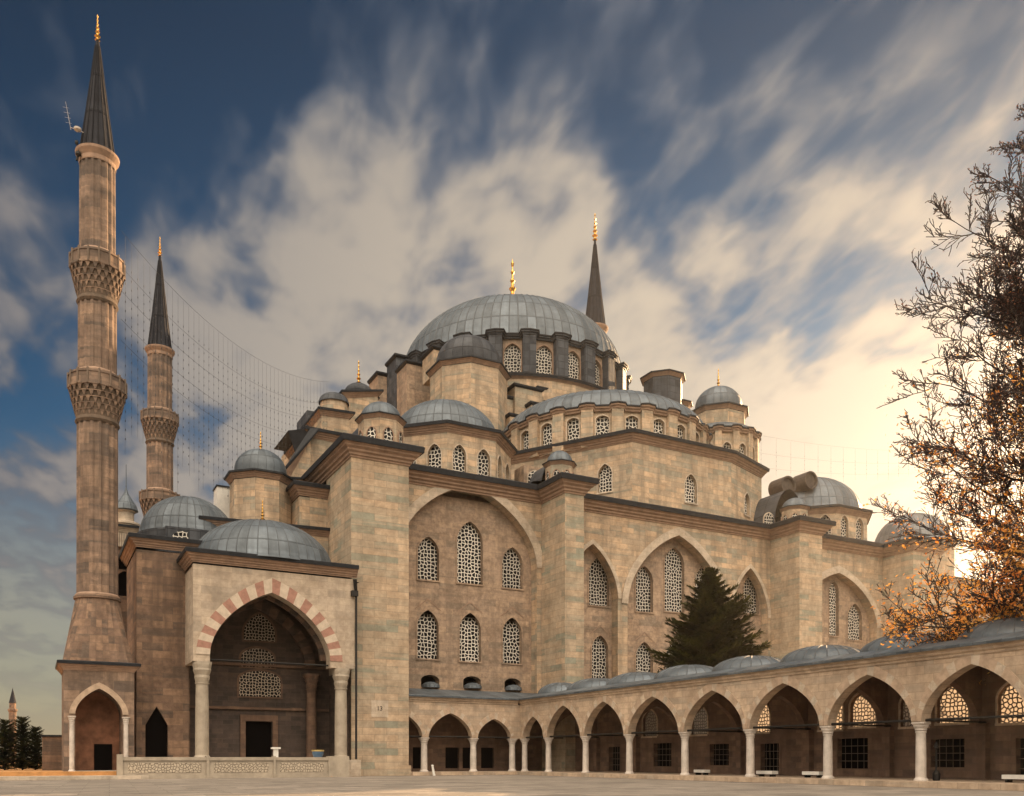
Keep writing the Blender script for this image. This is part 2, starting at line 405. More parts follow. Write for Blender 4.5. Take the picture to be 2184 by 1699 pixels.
def panel(mb, F, o, out, mi=0):
    A = arch(o['c'], o['a'], o['spring'], o['h'], o['k'])
    pts = [(o['c'] - o['a'], o['sill'])] + A + [(o['c'] + o['a'], o['sill'])]
    mid = (o['c'], (o['sill'] + o['spring']) / 2)
    for a, b in zip(pts, pts[1:] + pts[:1]):
        mb.face([F.p(*mid, out), F.p(*b, out), F.p(*a, out)][::-1], [mid, b, a][::-1], mi)

def ring(mb, F, o, wd, out, base=0.0, jamb=False, mi=0, alt=None, n=9, taper=0.0):
    """moulded band round an arch, proud of the wall"""
    A = arch(o['c'], o['a'], o['spring'], o['h'], o['k'], n); B = arch(o['c'], o['a'], o['spring'], o['h'], o['k'], n, wd, taper)
    if jamb:
        A = [(o['c'] - o['a'], o['sill'])] + A + [(o['c'] + o['a'], o['sill'])]
        B = [(o['c'] - o['a'] - wd, o['sill'])] + B + [(o['c'] + o['a'] + wd, o['sill'])]
    for i in range(len(A) - 1):
        m = mi if alt is None else alt[i % len(alt)]
        mb.face([F.p(*A[i], out), F.p(*A[i + 1], out), F.p(*B[i + 1], out), F.p(*B[i], out)], [A[i], A[i + 1], B[i + 1], B[i]], m)
        mb.face([F.p(*B[i], out), F.p(*B[i + 1], out), F.p(*B[i + 1], base), F.p(*B[i], base)], None, m)
        mb.face([F.p(*A[i], base), F.p(*A[i + 1], base), F.p(*A[i + 1], out), F.p(*A[i], out)], None, m)

def window(F, o, depth, parent, origin, lat='lattice', frame='recess', wd=.16, out=.07, base=0.0):
    mb = MB(); ring(mb, F, o, wd, base + out, base - .05, jamb=True)
    mb.face([F.p(o['c'] - o['a'] - wd, o['sill'] - .14, base + out + .06), F.p(o['c'] + o['a'] + wd, o['sill'] - .14, base + out + .06),
             F.p(o['c'] + o['a'] + wd, o['sill'] + .02, base + out + .06), F.p(o['c'] - o['a'] - wd, o['sill'] + .02, base + out + .06)])
    mb.face([F.p(o['c'] - o['a'] - wd, o['sill'] + .02, base + out + .06), F.p(o['c'] + o['a'] + wd, o['sill'] + .02, base + out + .06),
             F.p(o['c'] + o['a'] + wd, o['sill'] + .02, base - .3), F.p(o['c'] - o['a'] - wd, o['sill'] + .02, base - .3)])
    w_ = mb.build('window', M[frame], parent, origin)
    p = MB(); panel(p, F, o, base - depth + .02)
    p.build('lattice_screen', M[lat], w_, origin)
    return w_

def ellip(R0, H, z0, n=12, rmin=0.0):
    return [(max(rmin, R0 * math.cos(math.pi / 2 * i / n)), z0 + H * math.sin(math.pi / 2 * i / n)) for i in range(n)] + [(0, z0 + H)]
def ngon(c, r, n, rot=0.0): return [(c[0] + r * math.cos(rot + 2 * math.pi * i / n), c[1] + r * math.sin(rot + 2 * math.pi * i / n)) for i in range(n)]

CORN = [(0, -1.15), (.10, -1.15), (.12, -1.0), (.26, -.93), (.30, -.74), (.50, -.62), (.54, -.44), (.80, -.28), (.84, -.12), (.98, -.06), (1.0, 0)]
EDGE = [(1.0, 0), (1.16, 0.0), (1.22, .50), (1.08, .62), (0, .80), (-3.5, 1.0)]
def scaled(prof, k): return [(a * k, b * k) for a, b in prof]
def cornice(path, parent, origin, k=1.0, closed=False, inset=None, mat='mould', edge='lead_edge', name='cornice'):
    mb = MB(); mb.sweep(path, scaled(CORN, k), closed); o = mb.build(name, M[mat], parent, origin)
    e = scaled(EDGE[:-1], k) + [(-(inset if inset else 3.5 * k), .95 * k)]
    mb = MB(); mb.sweep(path, e, closed); mb.build('roof_edge', M[edge], o, origin)
    return o

def finial(c, z, h, parent, origin, name='finial'):
    pr = [(.05, 0), (.075, .02), (.03, .06), (.03, .1), (.085, .16), (.03, .22), (.028, .26), (.065, .32), (.025, .38), (.025, .42), (.05, .47), (.02, .52),
          (.02, .57), (.035, .61), (.014, .66), (.014, .72), (.028, .76), (.01, .81), (.008, .86), (.0, .87)]
    mb = MB(); mb.lathe(c, [(r * h * 1.25, z + t * h) for r, t in pr], 12)
    mb.lathe(c, [(.0, z + .84 * h), (.022 * h, z + .87 * h), (.03 * h, z + .91 * h), (.012 * h, z + .95 * h), (0, z + h)], 8)
    return mb.build(name, M['gold'], parent, origin)

def dome(c, r, h, z, parent, origin, ribs=32, row=2.0, seg=48, name='dome', mat='lead', skirt=.25, rmod=None, a0=0, a1=2 * math.pi):
    mb = MB(); nr = ribs
    def rm(t):                                   # raised seams between the lead sheets
        ph = (t / (2 * math.pi) * nr) % 1.0; e = min(ph, 1 - ph)
        return 1 + (.006 if e < .06 else 0)
    mb.lathe(c, [(r + skirt, z - .12), (r + skirt * .6, z + .1)] + ellip(r, h, z + .1, 14), max(seg, 48), a0, a1, ribs=ribs, row=row)
    d = mb.build(name, M[mat], parent, origin, merge=True)
    rb = MB()                                     # the rolled seams themselves
    n = int(ribs * (a1 - a0) / (2 * math.pi))
    pr = ellip(r, h, z + .1, 14)
    wdt = max(.035, r * .0045)
    for i in range(n):
        t = a0 + 2 * math.pi * i / ribs
        ca, sa = math.cos(t), math.sin(t)
        for (ra, za), (rb_, zb) in zip(pr[:-3], pr[1:-2]):
            rb.tube((c[0] + ra * ca, c[1] + ra * sa, za), (c[0] + rb_ * ca, c[1] + rb_ * sa, zb), wdt, wdt, 4)
    rb.build('seam', M['lead_edge'] if mat != 'lead' else M['seam'], d, origin)
    return d

# ================================================================== SETTING
def structure(o): o['kind'] = 'structure'; return o

def ground_mat():
    def f(t, b):
        ob = t.n('ShaderNodeTexCoord').outputs['Object']
        n = t.n('ShaderNodeTexNoise', ins={'Vector': ob, 'Scale': .35, 'Detail': 8, 'Roughness': .7}).outputs[0]
        n2 = t.n('ShaderNodeTexNoise', ins={'Vector': ob, 'Scale': 6.0, 'Detail': 6, 'Roughness': .7}).outputs[0]
        mp = t.n('ShaderNodeMapping', ins={'Vector': ob, 'Rotation': (0, 0, R(4))})
        br = t.n('ShaderNodeTexBrick', ins={'Vector': mp.outputs[0], 'Scale': 1.0, 'Mortar Size': .02, 'Brick Width': 2.6, 'Row Height': 1.7,
                 'Color1': (0, 0, 0, 1), 'Color2': (1, 1, 1, 1), 'Mortar': (.5, .5, .5, 1)})
        c = t.ramp(t.math('ADD', t.math('MULTIPLY', n, .75), t.math('MULTIPLY', n2, .25)), [(.3, (.13, .11, .095)), (.5, (.215, .185, .155)), (.7, (.29, .245, .205))])
        n3 = t.n('ShaderNodeTexNoise', ins={'Vector': ob, 'Scale': .9, 'Detail': 7, 'Roughness': .75, 'Distortion': .8}).outputs[0]
        c = t.mix(.35, c, t.ramp(n3, [(.42, (.45, .42, .40)), (.56, (1.0, 1.0, 1.0))]), 'MULTIPLY')
        c = t.mix(.22, c, br.outputs['Color'], 'OVERLAY')
        c = t.mix(t.math('MULTIPLY', br.outputs['Fac'], .75), c, (.09, .075, .06))
        L(t, c, b.inputs['Base Color']); b.inputs['Roughness'].default_value = .9
        bp = t.n('ShaderNodeBump', ins={'Strength': .4, 'Distance': .03, 'Height': n2}); L(t, bp.outputs[0], b.inputs['Normal'])
    return pmat('plaza_paving', f)
g = MB(); g.face([(-2500, -200, 0), (2500, -200, 0), (2500, 5000, 0), (-2500, 5000, 0)])
structure(g.build('ground', ground_mat()))
# terrace on the left, orange sunlight painted on, and the paved step that carries the porch
t_ = MB(); t_.box(-160, 78.5, .004, 7.0, 400, .62)
structure(t_.build('terrace', plain('sunlit_ochre', (.50, .25, .09), .95, var=.35, scale=1.5)))
t_ = MB(); t_.box(-160, 76.2, .004, 8.2, 78.495, .30)
structure(t_.build('kerb', M['pale']))
t_ = MB(); t_.box(7.2, 78.0, .004, 26.45, 92, 1.55)
structure(t_.build('porch_platform', M['pale']))
t_ = MB()
t_.prism([(32.5, 80.3), (43.8, 80.3), (43.8, -30), (54, -30), (54, 86), (32.5, 86)], .004, .34)
structure(t_.build('arcade_platform', M['arcade']))

# ================================================================== MOSQUE
MO = (69.3, 128.0, 0.0)
mosque = thing('mosque', MO, 'large domed stone mosque with lead roofs and a tall arched side wall', 'mosque')
FY, BY = 85.9, 80.9
F0 = Fr(0, FY, 1, 0)
TOP = 31.3
# --- facade: three bays of blind arches
BUT = [(26.5, 32.3), (50.2, 52.6), (84.8, 88.8), (106.3, 112.1)]
REC = 1.25
def xf(u, Y=FY): return X_(u, Y)
big1 = op(41.45, 8.15, 0, 23.0, 8.0, .25)
bigD = op(97.5, 7.6, 0, 20.2, 7.0, .25)
s1 = op(57.05, 3.55, 0, 20.5, 6.0, .35)
bigC = op(69.6, 7.6, 0, 20.0, 9.0, .30)
s2 = op(81.3, 3.1, 0, 20.0, 6.2, .35)
mb = MB()
wall(mb, F0, 32.3, 50.2, 0, TOP - 1.0, [big1], REC)
wall(mb, F0, 52.6, 84.8, 0, TOP - 1.0, [s1, bigC, s2], REC)
wall(mb, F0, 88.8, 106.3, 0, TOP - 1.0, [bigD], REC)
mb.prism([(27.2, 89.6), (111.5, 89.6), (111.5, 168), (27.2, 168)], 0, TOP - .1)
facade = mb.build('facade_wall', M['stone'], mosque, MO)
# moulded archivolts
for o, wd, ou in ((big1, .95, .1), (bigC, .9, .14), (s1, .5, .1), (s2, .5, .1), (bigD, .9, .1)):
    r_ = MB(); ring(r_, F0, o, wd, ou, n=12); r_.build('archivolt', M['pale'], mosque, MO)
# the walls inside the recesses, with their windows
YR = FY + REC
F1 = Fr(0, YR, 1, 0)
def wpix(u0, u1, vt, vb, Y=YR, h=None, k=.3):
    a = (X_(u1, Y) - X_(u0, Y)) / 2; c = (X_(u1, Y) + X_(u0, Y)) / 2; um = (u0 + u1) / 2
    zt, zb = Z_(um, vt, Y), Z_(um, vb, Y); h = h or a * 1.35
    return op(c, a, zb, zt - h, h, k)
rows1 = [wpix(890, 935, 1302, 1406), wpix(980, 1025, 1308, 1412), wpix(1072, 1112, 1318, 1416)]
rows2 = [wpix(891, 936, 1145, 1238), wpix(975, 1029, 1113, 1246), wpix(1071, 1114, 1168, 1256)]
low = [wpix(898, 937, 1441, 1466), wpix(988, 1026, 1445, 1468), wpix(1076, 1111, 1449, 1472)]
for l in low: l['h'] = .55; l['spring'] = l['sill'] + .75; l['k'] = .1
c1 = [wpix(1256, 1299, 1189, 1293), ]; c0 = [wpix(1262, 1297, 1356, 1450)]
m2 = [wpix(1356, 1392, 1208, 1306), wpix(1417, 1459, 1168, 1306), wpix(1482, 1520, 1208, 1306)]
m1 = [wpix(1356, 1392, 1370, 1450), wpix(1419, 1457, 1370, 1450), wpix(1482, 1518, 1370, 1450)]
r2 = [wpix(1585, 1618, 1228, 1310)]; r1 = [wpix(1585, 1618, 1370, 1440)]
d2 = [wpix(1766, 1786, 1240, 1357), wpix(1808, 1838, 1288, 1366)]
d2[0]['c'] += .2
ZM = 17.0
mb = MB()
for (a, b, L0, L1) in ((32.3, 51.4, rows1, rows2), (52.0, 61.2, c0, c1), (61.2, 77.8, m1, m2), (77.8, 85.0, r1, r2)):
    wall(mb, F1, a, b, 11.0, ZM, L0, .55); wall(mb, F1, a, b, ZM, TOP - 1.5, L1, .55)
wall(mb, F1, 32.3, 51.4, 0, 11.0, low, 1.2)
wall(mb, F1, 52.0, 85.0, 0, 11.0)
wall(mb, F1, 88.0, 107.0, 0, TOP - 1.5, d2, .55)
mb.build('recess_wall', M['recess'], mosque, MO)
for grp in (rows1, rows2, c0, c1, m1, m2, r1, r2, d2):
    for o in grp: window(F1, o, .5, mosque, MO)
for l in low:
    p = MB(); panel(p, F1, l, -1.15); p.build('niche', M['void'], mosque, MO)
    d = MB(); xc = l['c']
    d.lathe((xc, YR - .1), [(l['a'] * .95, l['sill'] - .1), (l['a'] * .9, l['sill'] + .25), (l['a'] * .5, l['sill'] + .5), (0, l['sill'] + .58)], 16, ribs=12, row=1)
    d.build('lead_hood', M['lead'], mosque, MO)
# pointed blind mouldings over the lower windows
for o in rows1 + c0 + m1:
    r_ = MB(); F = F1
    zt = o['spring'] + o['h']
    for sx in (-1, 1):
        r_.face([F.p(o['c'], zt + 1.25, .05), F.p(o['c'] + sx * 1.5, zt + .1, .05), F.p(o['c'] + sx * 1.5, zt - .02, .05), F.p(o['c'], zt + 1.12, .05)])
    r_.build('hood_mould', M['mould'], mosque, MO)
# buttresses
for i, (x0, x1) in enumerate(BUT):
    mb = MB(); mb.box(x0, BY, 0, x1, FY + 3, TOP - 1.0)
    if i in (0, 3):
        mb.box(x0 - .18, BY - .18, 0, x1 + .18, FY, 1.0)
    b = mb.build('buttress', M['buttress'], mosque, MO)
t = MB()
# carved mark on the near buttress
cu = bpy.data.curves.new('carved_mark', 'FONT'); cu.body = '13'; cu.size = .62; cu.extrude = .02
tmp = bpy.data.objects.new('carved_mark', cu); COL.objects.link(tmp)
dg = bpy.context.evaluated_depsgraph_get(); me = bpy.data.meshes.new_from_object(tmp.evaluated_get(dg)); bpy.data.objects.remove(tmp)
me.materials.append(M['iron']); tm = bpy.data.objects.new('carved_mark', me); COL.objects.link(tm); tm.parent = mosque
pp = at(803, 1516, BY); tm.location = (pp[0] - MO[0], BY - .03 - MO[1], pp[2]); tm.rotation_euler = (R(90), 0, 0)
pl = MB(); pl.box(X_(792, BY), BY - .025, Z_(800, 1530, BY), X_(828, BY), BY + .1, Z_(800, 1494, BY)); pl.build('plaque', M['pale'], mosque, MO)
# the main cornice
path = [(26.5, 104)]
for x0, x1 in BUT[:4]:
    path += [(x0, FY) if x0 > 27 else None, (x0, BY), (x1, BY), (x1, FY)]
path = [p for p in path if p] ; path[-1] = (112.1, 168)
cornice([(x, y, TOP) for x, y in path], mosque, MO, 1.0, inset=4)
# lean side pier left of the near buttress
mb = MB(); mb.prism([(23.6, 88.5), (27, 88.5), (27, 95), (23.6, 95)], 0, 28.0); mb.build('side_pier', M['stone'], mosque, MO)
cornice([(23.6, 96, 28.9), (23.6, 88.5, 28.9), (27.2, 88.5, 28.9)], mosque, MO, .7)

# --- kiosks on the buttress tops
def kiosk(c, r, z0, z1, zt, sides=8, rot=0.0, win=True, ribs=16, lab=None):
    o = MB(); P = ngon(c, r, sides, rot); o.prism(P, z0, z1); k = o.build('roof_turret', M['stone'], mosque, MO)
    q = [(x, y, z1 + .35) for x, y in P]
    mb = MB(); mb.sweep(q, scaled(CORN, .28), True); mb.build('turret_cornice', M['mould'], k, MO)
    mb = MB(); mb.sweep(q, [(.28, 0), (.34, .02), (.34, .12), (-.3, .3)], True); mb.build('turret_eave', M['lead_edge'], k, MO)
    mb = MB(); mb.lathe(c, ellip(r * .93, zt - z1 - .4, z1 + .45, 10), 32, ribs=ribs, row=1.5); mb.build('turret_dome', M['lead'], k, MO, merge=True)
    if win:
        for i in range(sides):
            a, b = P[i], P[(i + 1) % sides]
            mx, my = (a[0] + b[0]) / 2, (a[1] + b[1]) / 2
            nx, ny = mx - c[0], my - c[1]
            if nx * mx + ny * my > 0: continue        # faces turned away from the court carry none
            l = math.hypot(b[0] - a[0], b[1] - a[1]); F = Fr(a[0], a[1], b[0] - a[0], b[1] - a[1]); hh = z1 - z0
            w_ = op(l / 2, l * .27, z0 + hh * .22, z0 + hh * .62, l * .34, .25)
            m_ = MB(); panel(m_, F, w_, .03); ring(m_, F, w_, .1, .12, jamb=True, mi=1); m_.build('turret_window', [M['lattice'], M['mould']], k, MO)
    return k
kiosk((30.9, 84.9), 2.25, TOP, 35.2, 37.4, 8, R(22.5))
kiosk((51.6, 84.3), 1.6, TOP, 33.9, 35.8, 8, R(22.5))
kiosk((88.0, 84.8), 1.75, TOP, 34.0, 35.8, 8, R(22.5))
# curved lead gables joining kiosks to the wall behind
for (cx, cy, r, zt) in ((30.9, 88.5, 2.5, 36.6), (51.5, 88.0, 1.7, 34.9), (88.6, 88.8, 2.9, 37.5)):
    mb = MB(); n = 12
    for i in range(n):
        a, b = math.pi * i / n, math.pi * (i + 1) / n
        p = lambda t, y: (cx + r * math.cos(t), y, TOP + (zt - TOP) * math.sin(t))
        mb.face([p(a, cy - 2.6), p(b, cy - 2.6), p(b, cy + 4), p(a, cy + 4)], [(a * 3, 0), (b * 3, 0), (b * 3, 3), (a * 3, 3)])
    mb.build('barrel_roof', M['lead_dark'], mosque, MO)

# lead barrel hoods above the right kiosk
for (u, v, rr_) in ((1683, 1036, 1.35), (1731, 1024, 1.25)):
    p0 = at(u, v, 89.6); mb = MB(); n = 20
    for i in range(n):
        a, b = 2 * math.pi * i / n, 2 * math.pi * (i + 1) / n
        q = lambda t, y, k_=1.0: (p0[0] + rr_ * k_ * math.cos(t), y, p0[2] + rr_ * k_ * math.sin(t))
        mb.face([q(a, 89.6), q(b, 89.6), q(b, 92.2), q(a, 92.2)], [(i / 3, 0), ((i + 1) / 3, 0), ((i + 1) / 3, 4), (i / 3, 4)], smooth=True)
        mb.face([q(b, 89.6, .86), q(a, 89.6, .86), q(a, 89.6), q(b, 89.6)][::-1]); mb.face([q(a, 89.6, .86), q(b, 89.6, .86), q(b, 90.0, .82), q(a, 90.0, .82)])
        mb.face([q(a, 90.0, .82), q(b, 90.0, .82), (p0[0], 89.9, p0[2])])
    mb.build('barrel_hood', M['hood'], mosque, MO)
# --- domed bays left and right of the middle
def bay_dome(c, ap, z1, rd, hd, wins=True):
    P = ngon(c, ap / math.cos(math.pi / 8), 8, R(22.5))
    k = MB()
    ops_ = []
    for i in range(8):
        a, b = P[i], P[(i + 1) % 8]; l = math.hypot(b[0] - a[0], b[1] - a[1]); F = Fr(a[0], a[1], b[0] - a[0], b[1] - a[1])
        mx, my = (a[0] + b[0]) / 2 - c[0], (a[1] + b[1]) / 2 - c[1]
        vis = (mx * (c[0] + mx) + my * (c[1] + my)) < ap * 55 * .6
        ws = [op(l / 2 + sx * l * .25, .78, 32.4, 34.6, 1.15, .25) for sx in (-1, 1)] if l > 5 and vis else []
        wall(k, F, 0, l, 30.5, z1 - .6, ws, .45)
        ops_ += [(F, w_) for w_ in ws]
    dr = k.build('bay_drum', M['stone'], mosque, MO)
    for F, w_ in ops_: window(F, w_, .4, mosque, MO, frame='pale', wd=.12)
    cornice([(x, y, z1) for x, y in P], mosque, MO, .62, True, inset=ap - rd + .4)
    return dome(c, rd, hd, z1 + .3, mosque, MO, ribs=40, row=2.0)
bay_dome((42.3, 94.6), 7.1, 37.6, 6.3, 4.9)
bay_dome((101.6, 94.6), 7.4, 36.6, 7.1, 6.0)

# --- polygonal base of the south semi-dome
BP = [(53.0, 106), (64.2, 88), (80, 88), (88.2, 91), (89, 108)]
mb = MB(); wins = []
for i in range(len(BP) - 1):
    a, b = BP[i], BP[i + 1]; l = math.hypot(b[0] - a[0], b[1] - a[1]); F = Fr(a[0], a[1], b[0] - a[0], b[1] - a[1]); ws = []
    if i == 0: ws = [op(17.6, .95, 34.6, 36.8, 1.3, .3), op(8.6, .85, 35.0, 37.0, 1.2, .3)]
    if i == 1: ws = [op(9.1, .95, 34.0, 36.3, 1.35, .3)]
    if i == 2: ws = [op(4.4, .8, 34.2, 36.0, 1.2, .3)]
    wall(mb, F, 0, l, 30.5, 40.2, ws, .5); wins += [(F, x) for x in ws]
mb.prism([(54.6, 106), (65.0, 89.2), (79.8, 89.2), (87, 92), (88, 108)], 31, 40.9)
mb.build('semi_dome_base', M['stone'], mosque, MO)
for F, x in wins: window(F, x, .45, mosque, MO, frame='pale', wd=.14)
cornice([(x, y, 41.1) for x, y in BP], mosque, MO, .75, inset=3)

# --- windowed drums
def drum(c, r, z0, z1, nwin, a0, a1, wa, sill, spring, h, pil_w, pil_out, pil_mat, wall_mat, vis, name, rim=.9, hump=.35, k=.2, cut=None):
    """ring of windows between pilasters under a scalloped lead rim; angles in radians, pitch = 2pi/nwin"""
    pitch = 2 * math.pi / nwin; n0 = int(round((a1 - a0) / pitch))
    body = MB(); pil = MB(); path = []
    allw = []
    for i in range(n0):
        ta = a0 + pitch * i; tb = ta + pitch
        A = (c[0] + r * math.cos(ta), c[1] + r * math.sin(ta)); B = (c[0] + r * math.cos(tb), c[1] + r * math.sin(tb))
        l = math.hypot(B[0] - A[0], B[1] - A[1]); F = Fr(A[0], A[1], B[0] - A[0], B[1] - A[1])
        w_ = op(l / 2, wa, sill, spring, h, k)
        mid = (ta + tb) / 2; seen = vis(mid)
        wall(body, F, 0, l, z0, z1, [w_] if seen else [], .5)
        if seen: allw.append((F, w_))
        # pilaster at ta
        m = Vector((math.cos(ta), math.sin(ta))); t_v = Vector((-m.y, m.x)); o_ = Vector(c) + m * r
        pw = pil_w / 2
        q = [o_ - t_v * pw - m * .3, o_ - t_v * pw + m * pil_out, o_ + t_v * pw + m * pil_out, o_ + t_v * pw - m * .3]
        q = [(v.x, v.y) for v in q]
        pil.prism(q[::1] if False else [q[0], q[1], q[2], q[3]], z0, z1 + hump * .3)
        dw = pw / r * 1.25; ro = r + pil_out
        for tt, rr, zz_ in ((ta - dw, r + .15, 0), (ta - dw * .8, ro, hump), (ta, ro + .1, hump * 1.25), (ta + dw * .8, ro, hump), (ta + dw, r + .15, 0), ((ta + tb) / 2, r + .15, 0)):
            path.append((c[0] + rr * math.cos(tt), c[1] + rr * math.sin(tt), z1 + .25 + zz_))
    closed = abs(a1 - a0 - 2 * math.pi) < 1e-3
    d = body.build(name, M[wall_mat], mosque, MO)
    pil.build('pilasters' if False else 'buttressing', M[pil_mat], d, MO)
    mb = MB(); mb.sweep(path, [(-.1, -.55), (.05, -.5), (.1, -.3), (.28, -.2), (.3, 0)], closed); mb.build('drum_cornice', M['mould'] if pil_mat != 'lead_dark' else M['lead_dark'], d, MO)
    mb = MB(); mb.sweep(path, [(.3, 0), (.42, .02), (.42, .16), (.3, .24), (-rim, .62)], closed); mb.build('drum_rim', M['lead_edge'], d, MO)
    for F, w_ in allw: window(F, w_, .42, mosque, MO, lat='lattice_small', frame='mould' if wall_mat == 'recess' else 'pale', wd=.16)
    return d
DC = (69.3, 128.0)
front = math.atan2(-DC[1], -DC[0])
def facing(c, lim):
    f = math.atan2(-c[1], -c[0])
    return lambda m: math.cos(m - f) > lim
ZD0, ZD1 = 56.4, 62.3
mb = MB(); mb.lathe(DC, [(19.6, ZD0 - .3), (19.6, ZD0)], 72); mb.lathe(DC, [(19.6, ZD0), (17.0, ZD0 + .3)], 72)
mb.build('drum_ledge', M['lead_edge'], mosque, MO)
drum(DC, 17.9, ZD0, ZD1, 24, front - R(7.5), front - R(7.5) + 2 * math.pi, 1.22, ZD0 + .8, ZD0 + 3.7, 1.35, 1.9, 1.0, 'lead_dark', 'recess', facing(DC, -.1), 'main_drum', rim=1.2, hump=.22)
md = dome(DC, 18.0, 11.8, ZD1 + .4, mosque, MO, ribs=84, row=3.4, seg=84, name='main_dome', skirt=.3)
finial(DC, ZD1 + 12.0, 9.4, md, MO)
# square of great arches under the drum
mb = MB(); mb.box(52.5, 111.2, 30, 86.1, 144.8, 53.2)
mb.prism(ngon(DC, 19.2, 32), 53.0, ZD0 - .3)
mb.build('dome_base', M['stone'], mosque, MO)
cornice([(x, y, ZD0 - .1) for x, y in ngon(DC, 19.2, 48)], mosque, MO, .42, True, inset=2)
# stepped buttressing blocks along the great arch
steps = [(55.5, 60.2, 109.2, 51.9), (59.2, 63.5, 108.6, 53.6), (57.8, 61.3, 107.5, 48.8), (61.0, 66.0, 107.2, 50.9), (66.0, 74.0, 108.6, 52.4), (74, 79, 108.2, 51.0), (79, 83.5, 107.8, 48.8), (63.5, 75, 109.6, 54.4)]
for x0, x1, y0, zt in steps:
    mb = MB(); mb.box(x0, y0, 40, x1, 113, zt); s_ = mb.build('stepped_block', M['stone'], mosque, MO)
    mb = MB(); mb.sweep([(x0, 113, zt + .25), (x0, y0, zt + .25), (x1, y0, zt + .25), (x1, 113, zt + .25)], [(0, -.3), (.22, -.15), (.28, 0), (.28, .14), (-2.4, .4)]); mb.build('lead_cap', M['lead_edge'], s_, MO)

# --- weight towers at the corners of the dome
def tower(c, r, z1, zt, z0=40, mat='stone', dm='lead_dark', rot=R(22.5)):
    P = ngon(c, r, 8, rot); mb = MB(); mb.prism(P, z0, z1); t_ = mb.build('weight_tower', M[mat], mosque, MO)
    q = [(x, y, z1 + .55) for x, y in P]
    mb = MB(); mb.sweep(q, scaled(CORN, .42), True); mb.build('tower_cornice', M['mould'], t_, MO)
    mb = MB(); mb.sweep(q, [(.42, 0), (.55, .02), (.55, .2), (-1.0, .5)], True); mb.build('tower_eave', M['lead_edge'], t_, MO)
    mb = MB(); mb.lathe(c, [(r * .82, z1 + .6), (r * .84, z1 + .6 + (zt - z1) * .25)] + [(r * .84 * math.cos(a * math.pi / 20), z1 + .6 + (zt - z1) * .25 + (zt - z1 - .6) * .75 * math.sin(a * math.pi / 20)) for a in range(1, 10)] + [(0, zt)], 40, ribs=20, row=2)
    mb.build('tower_dome', M[dm], t_, MO, merge=True)
    return t_
tower((53.2, 111), 5.35, 54.2, 59.7)
tower((86.9, 111), 3.1, 60.4, 61.8, dm='lead_dark', mat='lead_dark')
tower((90.6, 112), 1.9, 57.4, 58.6, dm='lead_dark', mat='stone')
tower((53.2, 145), 4.6, 61.2, 66.0, mat='lead_dark')
tower((86, 145), 4.6, 60, 65.0)
# flying shoulders beside the drum, left
for (u0, u1, vt, Y, z0, m_) in ((806, 850, 800, 130, 45, 'recess'), (845, 868, 762, 126, 45, 'lead_dark'), (868, 925, 775, 119, 45, 'recess'), (1088, 1120, 718, 113.0, 58, 'stone'), (925, 945, 745, 113.5, 55, 'stone')):
    if u0 == 1088: continue
    x0, x1 = X_(u0, Y), X_(u1, Y); zt = Z_(u0, vt, Y)
    mb = MB(); mb.box(x0, Y, z0, x1, Y + 4, zt); s_ = mb.build('shoulder_block', M[m_], mosque, MO)
    mb = MB(); mb.sweep([(x0, Y + 4, zt + .25), (x0, Y, zt + .25), (x1, Y, zt + .25), (x1, Y + 4, zt + .25)], [(0, -.3), (.3, -.1), (.35, 0), (.35, .2), (-1.2, .6)]); mb.build('lead_cap', M['lead_edge'], s_, MO)

# --- the semi-dome towards the court
SC_ = (70.6, 103.8)
f2 = math.atan2(-SC_[1], -SC_[0])
pit = 2 * math.pi / 24
dr = drum(SC_, 14.3, 40.5, 45.2, 24, f2 - pit * 7.5, f2 + pit * 9.5, .80, 41.2, 44.0, .5, 1.5, .35, 'stone', 'stone', lambda m: True, 'semi_dome_drum', rim=1.0, hump=.25)
dome(SC_, 14.5, 5.3, 45.5, mosque, MO, ribs=72, row=3.0, seg=72, name='semi_dome', skirt=.2)
# --- corner exedra and its turret on the right
EC = (88.0, 99.5)
f3 = math.atan2(-EC[1], -EC[0]); p3 = 2 * math.pi / 14
drum(EC, 5.4, 40.5, 47.6, 14, f3 - p3 * 7, f3 + p3 * 7, .6, 42.0, 45.2, .75, .9, .3, 'stone', 'stone', facing(EC, -.2), 'exedra_drum', rim=.6, hump=.15)
mb = MB(); mb.lathe(EC, ellip(5.6, 2.0, 47.9, 8), 40, ribs=30, row=2); mb.build('exedra_roof', M['lead'], mosque, MO, merge=True)
k = tower(EC, 4.0, 51.2, 55.6, z0=46, dm='lead'); finial(EC, 55.4, 3.2, k, MO)
EC2 = (51.5, 99.5)

